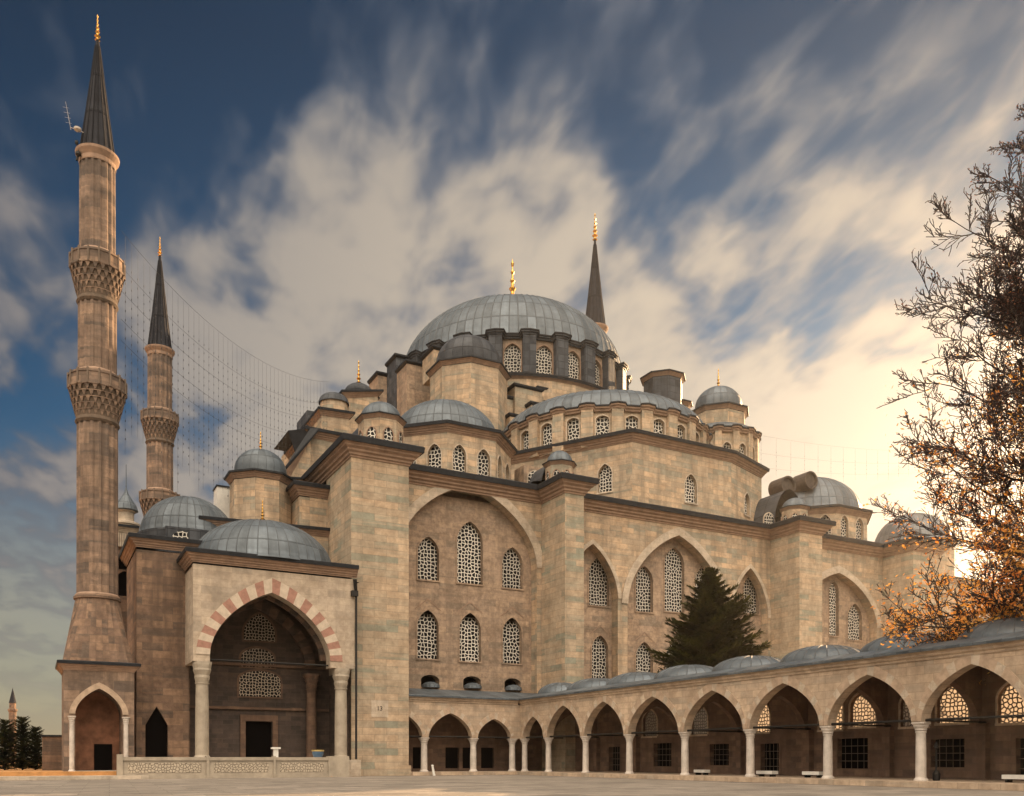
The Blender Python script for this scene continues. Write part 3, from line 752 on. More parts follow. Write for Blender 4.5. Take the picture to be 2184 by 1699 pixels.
# --- the west side: stepped walls going down to the porch
def stepwall(u0, u1, vt0, vt1, Y, z0, depth, mat='stone', ck=.5, side=True):
    x0, x1 = X_(u0, Y), X_(u1, Y); za, zb = Z_(u0, vt0, Y), Z_(u1, vt1, Y)
    mb = MB()
    mb.face([(x0, Y, z0), (x1, Y, z0), (x1, Y, zb), (x0, Y, za)])
    mb.face([(x0, Y + depth, z0), (x0, Y, z0), (x0, Y, za), (x0, Y + depth, za)])
    mb.face([(x1, Y, z0), (x1, Y + depth, z0), (x1, Y + depth, zb), (x1, Y, zb)])
    mb.face([(x1, Y + depth, z0), (x0, Y + depth, z0), (x0, Y + depth, za), (x1, Y + depth, zb)])
    mb.face([(x0, Y, za), (x1, Y, zb), (x1, Y + depth, zb), (x0, Y + depth, za)])
    s_ = mb.build('west_wall', M[mat], mosque, MO)
    q = [(x0, Y + depth, za + .05), (x0, Y, za + .05), (x1, Y, zb + .05), (x1, Y + depth, zb + .05)]
    mb = MB(); mb.sweep(q, scaled(CORN, ck)); mb.build('wall_cornice', M['mould'], s_, MO)
    mb = MB(); mb.sweep(q, scaled(EDGE[:-1], ck) + [(-2, .9 * ck)]); mb.build('wall_eave', M['lead_edge'], s_, MO)
    return s_
stepwall(735, 806, 842, 838, 112, 35, 12)
stepwall(686, 745, 878, 886, 108, 30, 12)
stepwall(660, 742, 922, 938, 100, 28, 9, ck=.6)
stepwall(616, 662, 1012, 924, 99.2, 26, 9, ck=.6)
stepwall(575, 722, 1024, 1030, 94, 20, 6, ck=.4)
stepwall(678, 722, 1012, 1018, 93, 20, 6, ck=.6)
c_ = (X_(712, 112), 112)
mb = MB(); mb.lathe(c_, [(1.75, 44), (1.75, 47.6)], 24, smooth=True); kk = mb.build('roof_turret', M['stone'], mosque, MO)
mb = MB(); mb.lathe(c_, [(1.95, 47.5), (1.95, 47.8)] + ellip(1.9, 1.1, 47.8, 6), 24, ribs=14, row=1.5); mb.build('turret_dome', M['lead_dark'], kk, MO, merge=True)
mb = MB(); mb.box(X_(655, 113), 113, 35, X_(684, 113), 118, Z_(670, 878, 113)); mb.build('chimney_block', M['lead_dark'], mosque, MO)
mb = MB(); mb.box(X_(630, 112), 112, 35, X_(648, 112), 116, Z_(640, 930, 112)); mb.build('chimney_block', M['stone'], mosque, MO)
mb = MB(); mb.box(X_(617, 112), 112, 35, X_(631, 112), 116, Z_(624, 956, 112)); mb.build('chimney_block', M['stone'], mosque, MO)
kc = (X_(765, 118), 118); k = tower(kc, 2.3, 51.0, 53.3, z0=40); finial(kc, 53.0, 3.8, k, MO)
# window in the low west wall
Fw = Fr(0, 93.95, 1, 0)
wo = op(X_(666, 94), .9, Z_(666, 1103, 94), Z_(666, 1085, 94), .85, .15); window(Fw, wo, -.1, mosque, MO, frame='pale', wd=.15)
# west corner turret with its dome
k = tower((X_(563, 91), 92.5), 3.1, 29.6, 33.2, z0=18, dm='lead'); finial((X_(563, 91), 92.5), 33.0, 2.3, k, MO)
# low hall west of the near buttress, behind the porch dome
stepwall(436, 700, 1112, 1136, 88.2, 0, 30, ck=.5)
# small dormer beside the middle buttress
dm_ = MB(); xd = X_(1138, 90.5)
F = Fr(0, 88.6, 1, 0); o_ = op(xd - .9, .95, 32.6, 33.8, .95, .1)
dm_.box(xd - 2.3, 88.7, 31, xd + .6, 91, 35.3); dd = dm_.build('dormer', M['recess'], mosque, MO)
window(F, o_, -.1, mosque, MO, frame='pale', wd=.12)
# small openings near the right kiosk
o_ = op(X_(1640, 86.6), .9, 31.9, 33.0, .95, .1); window(Fr(0, 86.6, 1, 0), o_, -.1, mosque, MO, frame='pale', wd=.12)

# distant right: next dome of the complex
RC = (132.5, 101)
annex = thing('domed_hall', (RC[0], RC[1], 0), 'low domed stone hall half hidden by the autumn tree', 'building')
mb = MB(); mb.prism(ngon(RC, 6.6, 8, R(22.5)), 25, 37.0); mb.box(112.5, 95, 0, 170, 130, 31.0); mb.build('wall', M['stone'], annex, (RC[0], RC[1], 0))
cornice([(x, y, 37.6) for x, y in ngon(RC, 6.6, 8, R(22.5))], annex, (RC[0], RC[1], 0), .5, True, inset=1)
dome(RC, 6.2, 5.6, 37.8, annex, (RC[0], RC[1], 0), ribs=36)
cornice([(112.5, 95, 31.4), (170, 95, 31.4)], annex, (RC[0], RC[1], 0), .7)

# ================================================================== WEST WING + PORCH
WG = (17.0, 90.0, 0)
wing = thing('courtyard_wing', WG, 'rough brown stone courtyard wing between the tall minaret and the porch', 'building')
FW = Fr(0, 84.0, 1, 0)
mb = MB()
x0w = X_(291, 84)
door = op((X_(310, 84) + X_(358, 84)) / 2, (X_(358, 84) - X_(310, 84)) / 2, 1.55, Z_(330, 1548, 84), 1.7, .95)  # pointed top stands in for the shadow above the opening
wall(mb, FW, x0w, X_(412, 79.5) + .3, 0, 20.0, [door], .6)
mb.prism([(x0w + .06, 84.7), (12.6, 84.7), (12.6, 88.4), (26, 88.4), (26, 135), (x0w + .06, 135)], 0, 20.2)
mb.face([(x0w, 135, 0), (x0w, 84, 0), (x0w, 84, 20), (x0w, 135, 20)])
mb.build('wall', M['old'], wing, WG)
mb = MB(); panel(mb, FW, door, -.55); dd = mb.build('door', M['void'], wing, WG)  # dark sheet, its peak shaped as that shadow
cornice([(x0w, 135, 20.9), (x0w, 84, 20.9), (13.5, 84, 20.9)], wing, WG, .6)
cw = (X_(402, 92), 92); d_ = dome(cw, 4.45, 4.0, 23.2, wing, WG, ribs=36, row=1.6)
mb = MB(); mb.lathe(cw, [(4.8, 20), (4.8, 23.2)], 32); mb.build('dome_drum', M['lead_dark'], wing, WG)
# dormer with a grille on that dome
Fd = Fr(0, 87.3, 1, 0); xd = X_(390, 87.3)
mb = MB(); mb.box(xd - 1.5, 87.35, 20, xd + 1.5, 90, 23.2); mb.build('dormer', M['lead_dark'], wing, WG)
wq = op(xd, .95, 21.3, 22.1, .75, .1); p = MB(); panel(p, Fd, wq, .03); p.build('dormer_window', M['lattice'], wing, WG)
# slice of building between minaret and wing
mb = MB(); Fs = Fr(0, 93.0, 1, 0)
wins = [op(X_(268, 93), .85, Z_(268, 1272, 93), Z_(268, 1238, 93), .9, .2), op(X_(264, 93), .45, Z_(264, 1215, 93), Z_(264, 1190, 93), .3, .1), op(X_(280, 93), .3, Z_(280, 1215, 93), Z_(280, 1190, 93), .3, .1)]
wall(mb, Fs, X_(247, 93), X_(296, 93), 0, 19.8, [wins[0]], .5); wall(mb, Fs, X_(247, 93), X_(296, 93), 19.8, 23.2, wins[1:], .4)
mb.face([(X_(247, 93), 120, 0), (X_(247, 93), 93, 0), (X_(247, 93), 93, 23.2), (X_(247, 93), 120, 23.2)])
gt = mb.build('gate_wall', M['old'], wing, WG)
for w_ in wins: p = MB(); panel(p, Fs, w_, -.35); p.build('gate_window', M['void'], gt, WG)
for i in range(9):
    mb = MB(); xx = X_(250 + i * 5, 92.7); mb.box(xx, 92.6, 22.0, xx + .16, 92.98, 23.3); mb.build('bracket', M['pale'], gt, WG)
cornice([(X_(247, 93), 110, 23.9), (X_(247, 93), 93, 23.9), (X_(296, 93), 93, 23.9)], wing, WG, .4, mat='pale')
# little lantern turret above it
lc = (X_(269, 97), 97.0)
mb = MB()
mb.lathe(lc, [(1.15, 23), (1.15, 25.0), (1.3, 25.1), (1.3, 25.3), (.75, 25.5), (.75, 26.3), (.95, 26.5)], 20); lt = mb.build('lantern_turret', M['pale'], wing, WG)
mb = MB(); mb.lathe(lc, [(.95, 26.5), (1.15, 26.6), (1.0, 27.1), (.6, 27.7), (.22, 28.3), (.05, 28.9), (.03, 31.2), (0, 31.3)], 20, ribs=10, row=1); mb.build('lantern_cap', M['lead'], lt, WG)
# white roof hut
mb = MB(); mb.box(X_(463, 96), 96, 20, X_(495, 96), 98, Z_(480, 1040, 96)); hut = mb.build('roof_hut', M['white'], wing, WG)
mb = MB(); mb.box(X_(461, 96), 95.9, Z_(480, 1040, 96), X_(497, 96), 98.1, Z_(480, 1037, 96)); mb.build('hut_roof', M['lead_edge'], hut, WG)

PO = (19.2, 83.0, 0)
porch = thing('entrance_porch', PO, 'domed stone porch with a red and white striped pointed arch', 'porch')
PY = 79.5; FP = Fr(0, PY, 1, 0); PX0, PX1 = X_(412, PY), 26.35
po = op(18.75, 5.3, 1.55, 10.6, 5.8, .30)
PT = 18.3
mb = MB()
wall(mb, FP, PX0, PX1, 10.0, PT, [dict(po, sill=10.0)], 1.3, both=True)
FS = Fr(PX0, 0, 0, -1)
so_ = op(-83.2, 2.6, 10.0, 10.6, 3.0, .3)
wall(mb, FS, -84, -PY, 10.0, PT, [], 0)
mb.face([(PX0 + 1.3, PY, 10), (PX0, PY, 10), (PX0, 84, 10), (PX0 + 1.3, 84, 10)])
mb.face([(PX0 + 1.3, PY + 1.3, 10), (PX0 + 1.3, 84, 10), (PX0 + 1.3, 84, PT), (PX0 + 1.3, PY + 1.3, PT)])
mb.face([(PX1, PY, 10), (PX1, 88, 10), (PX1, 88, PT), (PX1, PY, PT)])
mb.face([(po['c'] - po['a'], PY, 10.0), (PX0, PY, 10), (PX0, PY + 1.3, 10), (po['c'] - po['a'], PY + 1.3, 10)])
mb.face([(po['c'] + po['a'], PY, 10.0), (PX1, PY, 10), (PX1, PY + 1.3, 10), (po['c'] + po['a'], PY + 1.3, 10)])
pw = mb.build('wall', M['porch'], porch, PO)
cornice([(PX0, 86, 19.15), (PX0, PY, 19.15), (PX1 + .2, PY, 19.15)], porch, PO, .62, inset=1)
mb = MB(); mb.box(PX0 + .3, PY + .4, 18.8, PX1, 88.1, 19.5); mb.build('roof', M['lead_dark'], porch, PO)
mb = MB(); ring(mb, FP, dict(po, sill=10), 1.15, .06, n=13, alt=[0, 1]); mb.build('striped_arch', [M['voussoir'], M['red']], porch, PO)
mb = MB(); ring(mb, Fr(0, PY + 1.32, 1, 0), dict(po, sill=10), .01, .0, n=4)
pc = (19.2, 86.0 - .8); pd = dome(pc, 6.5, 4.4, 19.5, porch, PO, ribs=44, row=1.9); finial(pc, 24.0, 2.2, pd, PO)
# inner walls
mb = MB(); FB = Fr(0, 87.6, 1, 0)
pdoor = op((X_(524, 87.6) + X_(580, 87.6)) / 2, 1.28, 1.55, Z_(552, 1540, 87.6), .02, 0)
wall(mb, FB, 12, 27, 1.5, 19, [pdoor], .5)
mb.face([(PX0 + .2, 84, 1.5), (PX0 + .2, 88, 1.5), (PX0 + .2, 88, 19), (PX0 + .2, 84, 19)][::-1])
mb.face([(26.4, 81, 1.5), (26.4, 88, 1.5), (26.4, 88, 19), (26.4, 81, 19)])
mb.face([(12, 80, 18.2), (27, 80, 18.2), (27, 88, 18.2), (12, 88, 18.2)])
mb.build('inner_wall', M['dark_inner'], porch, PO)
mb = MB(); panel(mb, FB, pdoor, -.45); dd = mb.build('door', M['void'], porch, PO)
mb = MB()
for s_ in (-1, 1): mb.box(pdoor['c'] + s_ * 1.55 - .25, 87.4, 1.55, pdoor['c'] + s_ * 1.55 + .25, 87.6, 5.6)
mb.box(pdoor['c'] - 1.8, 87.38, 5.3, pdoor['c'] + 1.8, 87.59, 5.9); mb.build('door_frame', M['inner'], porch, PO)
for (u0, u1, vt, vb, k_) in ((510, 598, 1432, 1487, .02), (514, 584, 1384, 1424, .02), (520, 586, 1310, 1368, .3)):
    a_ = (X_(u1, 87.6) - X_(u0, 87.6)) / 2; zb = Z_((u0 + u1) / 2, vb, 87.6); zt = Z_((u0 + u1) / 2, vt, 87.6)
    hh = .9 if vt != 1310 else 1.9
    o_ = op((X_(u1, 87.6) + X_(u0, 87.6)) / 2, a_, zb, zt - hh, hh, k_)
    window(FB, o_, -.05, porch, PO, lat='grate', frame='inner', wd=.2)
for zz_ in (6.4, 10.6): mb = MB(); mb.box(12.4, 87.3, zz_, 26.3, 87.59, zz_ + .25); mb.build('string_course', M['inner'], porch, PO)
# squinch arches inside
for sy in (81.5, 86.8):
    mb = MB(); F = Fr(0, sy, 1, 0); ring(mb, F, op(18.75, 5.0, 10, 10.8, 5.4, .3), 1.0, 0, -.4, n=11, alt=[0, 1]); mb.build('inner_arch', [M['dark_inner'], M['inner']], porch, PO)
def column(c, z0, z1, r, parent, origin, name='column', mat='marble', cap=1.3, sq=1.25):
    mb = MB(); h = z1 - z0
    mb.lathe(c, [(r * 1.35, z0), (r * 1.35, z0 + .12 * r * 2), (r * 1.15, z0 + .5 * r), (r, z0 + .7 * r), (r * .97, z0 + h * .5), (r * .9, z1 - cap), (r * 1.02, z1 - cap), (r * 1.02, z1 - cap + .1)], 20)
    o = mb.build(name, M[mat], parent, origin)
    cb = MB(); n = 16
    def ringp(rad, z, sqr):
        P = []
        for i in range(n):
            a = 2 * math.pi * i / n + math.pi / n; k_ = 1 / max(abs(math.cos(a)), abs(math.sin(a))); rr = rad * ((1 - sqr) + sqr * k_)
            P.append((c[0] + rr * math.cos(a), c[1] + rr * math.sin(a), z))
        return P
    lv = [(r * .92, z1 - cap + .1, 0), (r * 1.1, z1 - cap * .72, .1), (r * 1.05, z1 - cap * .6, .2), (r * 1.28, z1 - cap * .38, .5), (r * 1.22, z1 - cap * .3, .6), (r * sq * 1.2, z1 - cap * .12, 1), (r * sq * 1.2, z1, 1)]
    for a_, b_ in zip(lv, lv[1:]): cb.loft(ringp(*a_), ringp(*b_))
    cb.build('capital', M[mat], o, origin)
    return o
for ucol in (431, 727):
    cx = X_(ucol, PY + .65); column((cx, PY + .65), 1.55, 10.0, .58, porch, PO, cap=1.9, mat='white_marble', sq=1.05)
column((24.2, 86.3), 1.55, 10.0, .5, porch, PO, cap=1.6, mat='inner')
mb = MB(); mb.tube((PX0 + .6, PY + .65, 10.25), (PX1, PY + .65, 10.25), .09, .09, 6); mb.build('tie_rod', M['iron'], porch, PO)

dp = MB(); dx = PX1 + .12
dp.tube((dx, PY - .12, 1.6), (dx, PY - .12, 17.0), .11, .11, 8); dp.tube((dx, PY - .12, 17.0), (dx - .25, PY - .5, 18.2), .14, .2, 8); dp.box(dx - .5, PY - .45, 16.7, dx + .1, PY - .02, 17.2)
dp.build('drainpipe', M['iron'], porch, PO)

# marble parapet in front of the porch
def carved():
    def f(t, b):
        uv = t.n('ShaderNodeTexCoord').outputs['UV']
        v = t.n('ShaderNodeTexVoronoi', voronoi_dimensions='2D', feature='DISTANCE_TO_EDGE', ins={'Vector': uv, 'Scale': 4.2, 'Randomness': .9}).outputs['Distance']
        n = t.n('ShaderNodeTexNoise', ins={'Vector': uv, 'Scale': 1.2, 'Detail': 6}).outputs[0]
        k = t.ramp(v, [(.03, 0.0), (.12, 1.0)])
        c = t.mix(k, (.16, .13, .10), t.mix(n, (.36, .30, .23), (.52, .44, .34)))
        L(t, c, b.inputs['Base Color']); b.inputs['Roughness'].default_value = .7
        bp = t.n('ShaderNodeBump', ins={'Strength': .8, 'Distance': .06, 'Height': k}); L(t, bp.outputs[0], b.inputs['Normal'])
    return pmat('carved_marble', f)
M['carved'] = carved()
parapet = thing('marble_parapet', (16, 77.4, 0), 'low carved marble wall along the front of the porch', 'low wall')
seg = [(250, 262), (262, 440), (440, 446), (446, 583), (583, 588), (588, 700), (700, 744)]
for i, (u0, u1) in enumerate(seg):
    x0, x1 = X_(u0, 77.4), X_(u1, 77.4)
    if i % 2 == 0:
        mb = MB(); mb.box(x0, 77.3, 0, x1, 78.1, 1.88 if i else 2.0); mb.build('post', M['white_marble'], parapet, (16, 77.4, 0))
    else:
        mb = MB(); mb.box(x0 + .002, 77.45, 0, x1 - .002, 77.95, 1.72)
        for (za, zb, o_) in ((0, .3, .1), (1.5, 1.78, .12)): mb.box(x0 + .004, 77.45 - o_, za, x1 - .004, 77.44, zb)
        pn = mb.build('panel', M['white_marble'], parapet, (16, 77.4, 0))
        mb = MB(); mb.box(x0 + .4, 77.425, .5, x1 - .4, 77.46, 1.3); mb.build('carving', M['carved'], pn, (16, 77.4, 0))

# ================================================================== MINARETS
def minaret(c, s, zbase, tip, balconies, shaft, label, base=None, spire_z=None, group='minarets of the mosque', zcut=0, r0=1.62, r1=1.42, dark='minaret'):
    """s scales widths; balconies = list of z of the parapet tops"""
    og = (c[0], c[1], 0)
    m = thing('minaret', og, label, 'minaret', group)
    N = 16
    z_sh0, z_sh1 = shaft
    levels = sorted(balconies)
    cuts = [z_sh0] + levels + [z_sh1]
    for i in range(len(cuts) - 1):
        za, zb = cuts[i], cuts[i + 1]
        ra = s * (r0 + (r1 - r0) * i / max(1, len(cuts) - 2)); rb = ra * .985
        if i < len(levels): zb = zb - 1.1 * s
        mb = MB()
        nn = N * 4
        for j in range(nn):
            # shallow flutes: 16 ribs
            def rr(jj, rad): return rad * (1.0 if jj % 4 in (0, 1) else .93)
            t0, t1 = 2 * math.pi * j / nn, 2 * math.pi * (j + 1) / nn
            P = lambda jj, t, rad, z: (c[0] + rr(jj, rad) * math.cos(t), c[1] + rr(jj, rad) * math.sin(t), z)
            mb.face([P(j, t0, ra, za), P(j + 1, t1, ra, za), P(j + 1, t1, rb, zb), P(j, t0, rb, zb)], [(t0 * ra, za), (t1 * ra, za), (t1 * ra, zb), (t0 * ra, zb)])
        sh = mb.build('shaft', M[dark], m, og)
        cm = MB()
        cm.lathe(c, [(ra * 1.0, zb - .55), (ra * 1.09, zb - .45), (ra * 1.09, zb - .3), (ra * 1.02, zb - .2)], 32)
        cm.build('collar', M['mould'], sh, og); cm = MB()
        cm.lathe(c, [(ra * 1.0, za + .1), (ra * 1.08, za + .1), (ra * 1.08, za + .35), (ra * 1.0, za + .5)], 32)
        cm.build('collar', M['pale'] if i == 99 else M['mould'], sh, og)
    for i, zt in enumerate(levels):
        rs = s * (r0 + (r1 - r0) * i / len(levels)); ro = rs * 1.38
        hb = 3.3 * s
        z0 = zt - 1.15 * s - hb * .72
        mb = MB(); rowsn = 5
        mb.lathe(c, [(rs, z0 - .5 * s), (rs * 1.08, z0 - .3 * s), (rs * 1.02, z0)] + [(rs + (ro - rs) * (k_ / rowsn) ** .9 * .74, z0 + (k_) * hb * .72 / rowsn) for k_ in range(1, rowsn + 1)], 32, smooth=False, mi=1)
        for k_ in range(rowsn):
            ri = rs + (ro - rs) * ((k_) / rowsn) ** .9; rr_ = rs + (ro - rs) * ((k_ + 1) / rowsn) ** .9
            za, zb = z0 + k_ * hb * .72 / rowsn, z0 + (k_ + 1) * hb * .72 / rowsn
            nt = 22
            for j in range(nt):
                t0 = 2 * math.pi * (j + (k_ % 2) * .5) / nt; wd = 2 * math.pi / nt * .34
                for (A, B) in ((t0 - wd, t0 + wd),):
                    p = lambda t, r_, z: (c[0] + r_ * math.cos(t), c[1] + r_ * math.sin(t), z)
                    lo = [p(A * .4 + B * .6, ri * .97, za), p(A * .6 + B * .4, ri * .97, za), p(A, rr_ * .96, zb), p(B, rr_ * .96, zb)]
                    f_ = [p(A, rr_, zb), p(B, rr_, zb), p(t0 + wd * .25, ri + (rr_ - ri) * .35, za + .05), p(t0 - wd * .25, ri + (rr_ - ri) * .35, za + .05)]
                    mb.face([f_[3], f_[2], f_[1], f_[0]]); mb.face([f_[0], f_[1], lo[3], lo[2]][::-1]); mb.face([f_[2], f_[3], lo[1], lo[0]][::-1])
                    mb.face([f_[3], f_[0], lo[2], lo[1]]); mb.face([f_[1], f_[2], lo[0], lo[3]])
            mb.lathe(c, [(rr_ * .9, zb - .06 * s), (rr_ * 1.005, zb - .06 * s), (rr_ * 1.005, zb)], 32, smooth=False)
        bal = mb.build('balcony', [M['minaret'], M['gap_shade']], m, og)
        pb = MB(); z1 = zt - 1.15 * s; N2 = 16
        pb.lathe(c, [(rs, z1 - .02), (ro * 1.03, z1 - .02), (ro * 1.03, z1 + .16 * s), (ro, z1 + .16 * s), (ro, zt - .16 * s), (ro * 1.03, zt - .16 * s), (ro * 1.03, zt), (ro * .94, zt), (ro * .94, z1)], N2, smooth=False)
        for j in range(N2):
            t = 2 * math.pi * j / N2; p0 = (c[0] + ro * 1.01 * math.cos(t), c[1] + ro * 1.01 * math.sin(t))
            pb.tube((*p0, z1), (*p0, zt + .12 * s), .09 * s, .09 * s, 6)
        pb.build('parapet', M['minaret'], bal, og)
    # spire
    rb = s * r1 * .96; zs = z_sh1
    mb = MB(); mb.lathe(c, [(s * r1, zs - 1.0 * s), (s * r1 * 1.02, zs - .9 * s), (s * r1 * 1.02, zs - .6 * s), (s * r1 * 1.2, zs - .2 * s), (s * r1 * 1.22, zs), (rb * .8, zs + .05)], 32); mb.build('spire_collar', M['mould'], m, og)
    zt = spire_z; mb = MB()
    mb.lathe(c, [(rb * 1.02, zs), (rb * .98, zs + .2), (rb * .60, zs + (zt - zs) * .42), (rb * .36, zs + (zt - zs) * .68), (rb * .14, zt - (zt - zs) * .06), (rb * .09, zt)], 24, ribs=20, row=(zt - zs) * .34, smooth=True)
    sp = mb.build('spire', M['spire'], m, og, merge=True)
    mb = MB()
    pts_ = [(rb * 1.02, zs), (rb * .60, zs + (zt - zs) * .42), (rb * .36, zs + (zt - zs) * .68), (rb * .14, zt - (zt - zs) * .06)]
    for j in range(16):
        t = 2 * math.pi * j / 16
        for (ra_, za), (rb_, zb) in zip(pts_, pts_[1:]):
            mb.tube((c[0] + ra_ * math.cos(t), c[1] + ra_ * math.sin(t), za), (c[0] + rb_ * math.cos(t), c[1] + rb_ * math.sin(t), zb), .055 * s, .04 * s, 4)
    mb.build('spire_rib', M['spire'], sp, og)
    finial(c, zt - .1, tip - zt, m, og)
    return m, og
def zc(v, d): return (HV - v) / FPX * d + EYE
c1_ = (X_(208, 83.0), 83.0); d1 = D_(208, 83.0)
mn, og = minaret(c1_, 1.0, 0, zc(28, d1), [zc(785, d1 - 2.3), zc(524, d1 - 2.2)], (zc(1282, d1), zc(335, d1)), 'tallest minaret at the far left with two balconies and an antenna under its spire', spire_z=zc(85, d1))
# its foot: arched block and the pyramid above it
bx0, bx1, byf = X_(136, 80.2), X_(286, 80.2), 80.2; zb1 = zc(1428, D_(136, 80.2))
FM = Fr(0, byf, 1, 0)
no = op((X_(161, byf) + X_(262, byf)) / 2 - .02, (X_(262, byf) - X_(161, byf)) / 2, .62, 5.3, 2.1, .35)
mb = MB(); wall(mb, FM, bx0, bx1, 0, zb1, [no], 3.2); 
mb.face([(bx0, byf + 5.6, 0), (bx0, byf, 0), (bx0, byf, zb1), (bx0, byf + 5.6, zb1)])
mb.face([(bx1, byf, 0), (bx1, byf + 5.6, 0), (bx1, byf + 5.6, zb1), (bx1, byf, zb1)])
nb_ = MB(); nb_.face([(bx0, byf + 3.2, 0), (bx1, byf + 3.2, 0), (bx1, byf + 3.2, zb1), (bx0, byf + 3.2, zb1)]); nb_.build('niche_wall', M['niche'], mn, og)
mb.build('base', M['minaret'], mn, og)
mb = MB(); ring(mb, FM, no, .45, .08, jamb=False, n=10); mb.build('niche_arch', M['arch_dark'], mn, og)
for ss in (-1, 1):
    column((no['c'] + ss * (no['a'] + .25), byf - .05), .62, 5.1, .2, mn, og, name='corner_column', cap=.6)
mb = MB(); xx = no['c']; mb.box(xx - .2, byf + 3.1, .62, xx + 1.2, byf + 3.19, 2.9); mb.build('niche_opening', M['void'], mn, og)
mb = MB(); mb.box(bx0 + .3, byf + .2, .0, bx1 - .3, byf + 3.1, .66); mb.build('niche_floor', M['pale'], mn, og)
cornice([(bx0, byf + 5.6, zb1 + .45), (bx0, byf, zb1 + .45), (bx1, byf, zb1 + .45), (bx1, byf + 5.6, zb1 + .45)], mn, og, .42)
mb = MB(); n = 16; zt_ = zc(1282, d1)
A, B = [], []
for i in range(32):
    a = 2 * math.pi * i / 32 + math.pi / 32; kx = 1 / max(abs(math.cos(a)), abs(math.sin(a)))
    A.append((c1_[0] + 2.72 * kx * math.cos(a) + (bx0 + bx1) / 2 - c1_[0], byf + 2.8 + 2.72 * kx * math.sin(a), zb1 + .5)); B.append((c1_[0] + 1.7 * math.cos(a), c1_[1] + 1.7 * math.sin(a), zt_))
Mid = []
for p, q in zip(A, B):
    f_ = .45; Mid.append(tuple(p[k_] * (1 - f_) * 1.0 + q[k_] * f_ for k_ in range(3)))
mb.loft(A, Mid); mb.loft(Mid, B); mb.lathe(c1_, [(1.62, zt_ - .1), (1.85, zt_), (1.85, zt_ + .2), (1.62, zt_ + .3)], 32); mb.build('foot', M['old'], mn, og)
# aerial and loudspeakers under the spire
mb = MB(); az = zc(352, d1); ax_ = c1_[0] - 1.5
for (du, dv, r_) in ((0, 0, .22), (-.12, .9, .14)):
    mb.lathe((ax_ + du, c1_[1] - .7), [(.05, az + dv - .2), (r_, az + dv - .05), (r_ * .9, az + dv + .15), (0, az + dv + .2)], 10)
mb.tube((ax_ - .1, c1_[1] - .6, az - .5), (ax_ + .1, c1_[1] - .6, az + .6), .1, .1, 5)
mb.build('loudspeaker', M['iron'], mn, og)
mb = MB(); z2 = zc(305, d1)
mb.tube((ax_ + .4, c1_[1] - .8, z2), (ax_ - .6, c1_[1] - .8, z2 + .1), .03, .03, 4)
mb.tube((ax_ - .55, c1_[1] - .8, z2 - .1), (ax_ - .95, c1_[1] - .8, z2 + 2.1), .018, .012, 4)
mb.lathe((ax_ - .05, c1_[1] - .8), [(.0, z2 - .1), (.28, z2 + .05), (.30, z2 + .2), (.26, z2 + .2), (0, z2 + .05)], 12)
for i in range(4): mb.tube((ax_ - .95 + i * .07 - .2, c1_[1] - .8, z2 + 1.6 - i * .4), (ax_ - .95 + i * .07 + .25, c1_[1] - .8, z2 + 1.65 - i * .4), .010, .010, 4)
mb.build('antenna', M['marble'], mn, og)

Y2 = 122.0; c2_ = (X_(341, Y2), Y2); d2_ = D_(341, Y2)
minaret(c2_, 1.0, 0, zc(503, d2_), [zc(1044, d2_ - 2.3), zc(870, d2_ - 2.2)], (0.5, zc(748, d2_)), 'second minaret from the left, slimmer and farther off behind the wing', spire_z=zc(545, d2_), r0=1.75, r1=1.5)
Y3 = 172.0; c3_ = (X_(1269, Y3), Y3); d3_ = D_(1269, Y3)
minaret(c3_, 1.8, 0, zc(453, d3_), [zc(900, d3_)], (0.5, zc(702, d3_)), 'minaret spire rising behind the right side of the main dome', spire_z=zc(512, d3_), r0=1.5, r1=1.42)
# far slim minaret on the horizon
Yf = 330.0; cf = (X_(27, Yf), Yf); df = D_(27, Yf)
ogf = (cf[0], cf[1], 0)
fm = thing('minaret', ogf, 'tiny distant minaret on the skyline at the far left, above dark conifers', 'minaret')
mb = MB(); mb.lathe(cf, [(1.15, 0), (1.1, zc(1520, df)), (1.4, zc(1516, df)), (1.4, zc(1513, df)), (1.0, zc(1512, df)), (.95, zc(1500, df))], 12); mb.build('shaft', M['old'], fm, ogf)
mb = MB(); mb.lathe(cf, [(1.1, zc(1500, df)), (.5, zc(1482, df)), (0, zc(1467, df))], 12, ribs=8); mb.build('spire', M['spire'], fm, ogf)

